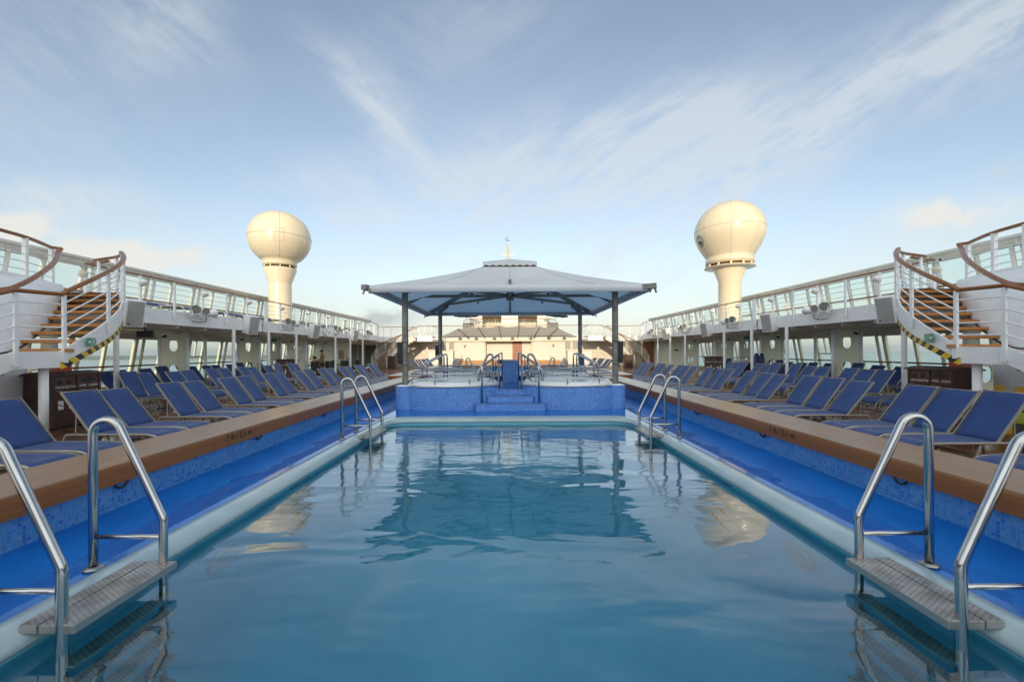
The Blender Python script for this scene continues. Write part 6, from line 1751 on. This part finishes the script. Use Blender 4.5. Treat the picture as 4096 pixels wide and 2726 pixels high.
# standing man, seen from the side, looking out to sea
t = thing('person', 'shirtless man in dark shorts standing in profile at the left windows', 'person', (-13.3, 29.2, 0), 0)
jv = [((0, 0, .93), (.155, .13)), ((0.01, 0, 1.08), (.165, .15)), ((.02, 0, 1.25), (.16, .15)), ((.0, 0, 1.40), (.13, .16)), ((-.01, 0, 1.47), (.06, .06)), ((-.02, 0, 1.55), .055), ((-.04, 0, 1.62), (.085, .08)), ((-.04, 0, 1.70), (.088, .085)), ((-.035, 0, 1.755), .06),
      ((0.0, -.20, 1.40), .062), ((.03, -.24, 1.16), .05), ((-.20, -.22, 1.08), .038), ((-.27, -.21, 1.07), .028),
      ((0.0, .20, 1.40), .062), ((.05, .24, 1.16), .05), ((-.18, .20, 1.08), .038), ((-.25, .19, 1.07), .028),
      ((.0, -.10, .86), .10), ((-.01, -.11, .50), .065), ((.02, -.11, .10), .042), ((.02, -.11, .04), .04), ((-.14, -.12, .03), .032),
      ((.0, .10, .86), .10), ((.03, .11, .50), .065), ((.06, .11, .10), .042), ((.06, .11, .04), .04), ((-.10, .12, .03), .032)]
je = [(0, 1), (1, 2), (2, 3), (3, 4), (4, 5), (5, 6), (6, 7), (7, 8), (3, 9), (9, 10), (10, 11), (11, 12), (3, 13), (13, 14), (14, 15), (15, 16), (0, 17), (17, 18), (18, 19), (19, 20), (20, 21), (0, 22), (22, 23), (23, 24), (24, 25), (25, 26)]
body('body', jv, je, skin_m, t)
body('shorts', [((0, 0, .95), (.172, .15)), ((0, 0, .86), (.17, .15)), ((-.0, -.10, .78), .115), ((0, -.115, .56), .10), ((0, .10, .78), .115), ((.02, .115, .56), .10)], [(0, 1), (1, 2), (2, 3), (1, 4), (4, 5)], cloth_dark, t)
head_bits(t, (-.04, 0, 1.66), (-1, 0)); hand(t, (-.27, -.21, 1.07), (-1, 0, -.1), (0, 0, 1)); hand(t, (-.25, .19, 1.07), (-1, 0, -.1), (0, 0, 1))
def seated(loc, rz, label, shirt, cap=None):
    t = thing('person', label, 'person', loc, rz)
    v = [((0, 0, .52), (.16, .13)), ((0, .02, .70), (.15, .13)), ((0, .0, .90), (.15, .14)), ((0, -.02, 1.02), (.13, .12)), ((0, -.03, 1.09), .058), ((0, -.05, 1.15), .055), ((0, -.07, 1.22), (.082, .088)), ((0, -.07, 1.29), (.086, .09)), ((0, -.065, 1.35), .06),
         ((-.19, -.02, 1.01), .06), ((-.25, -.08, .80), .048), ((-.16, -.30, .74), .036), ((-.13, -.36, .74), .028),
         ((.19, -.02, 1.01), .06), ((.25, -.08, .80), .048), ((.16, -.30, .74), .036), ((.13, -.36, .74), .028),
         ((-.11, -.10, .53), .09), ((-.13, -.45, .52), .07), ((-.13, -.46, .10), .043), ((-.13, -.47, .04), .04), ((-.13, -.60, .03), .032),
         ((.11, -.10, .53), .09), ((.13, -.45, .52), .07), ((.13, -.46, .10), .043), ((.13, -.47, .04), .04), ((.13, -.60, .03), .032)]
    body('body', v, je, skin_m, t)
    body('shirt', [((0, 0, .54), (.172, .145)), ((0, .02, .72), (.165, .145)), ((0, 0, .90), (.165, .15)), ((0, -.02, 1.02), (.14, .13)), ((-.19, -.02, 1.0), .072), ((-.23, -.06, .88), .062), ((.19, -.02, 1.0), .072), ((.23, -.06, .88), .062)], [(0, 1), (1, 2), (2, 3), (3, 4), (4, 5), (3, 6), (6, 7)], shirt, t)
    head_bits(t, (0, -.07, 1.25), (0, -1), cap=cap); hand(t, (-.13, -.36, .74), (.2, -1, 0), (0, 0, 1)); hand(t, (.13, -.36, .74), (-.2, -1, 0), (0, 0, 1))
seated((-12.75, 26.95, -.02), R(200), 'dark-haired man in a dark top seated at a table on the left', cloth_dark)
seated((-12.7, 33.9 - 1.5, -.02), R(-60), 'seated person in a white shirt and white cap on the left', cloth_white, cloth_white)

# ================================================================== sea air
haze_m = bpy.data.materials.new('sea_air'); haze_m.use_nodes = True
_t = haze_m.node_tree; _t.nodes.remove(_t.nodes['Principled BSDF'])
_v = _t.nodes.new('ShaderNodeVolumePrincipled'); _v.inputs['Density'].default_value = 0.00022; _v.inputs['Color'].default_value = (0.92, 0.96, 1.0, 1); _v.inputs['Anisotropy'].default_value = 0.2
_t.links.new(_v.outputs[0], _t.nodes['Material Output'].inputs['Volume'])
MB().box(-6800, 6800, -6800, 6800, -31.0, 26.0).build('haze', haze_m, None, 'stuff')
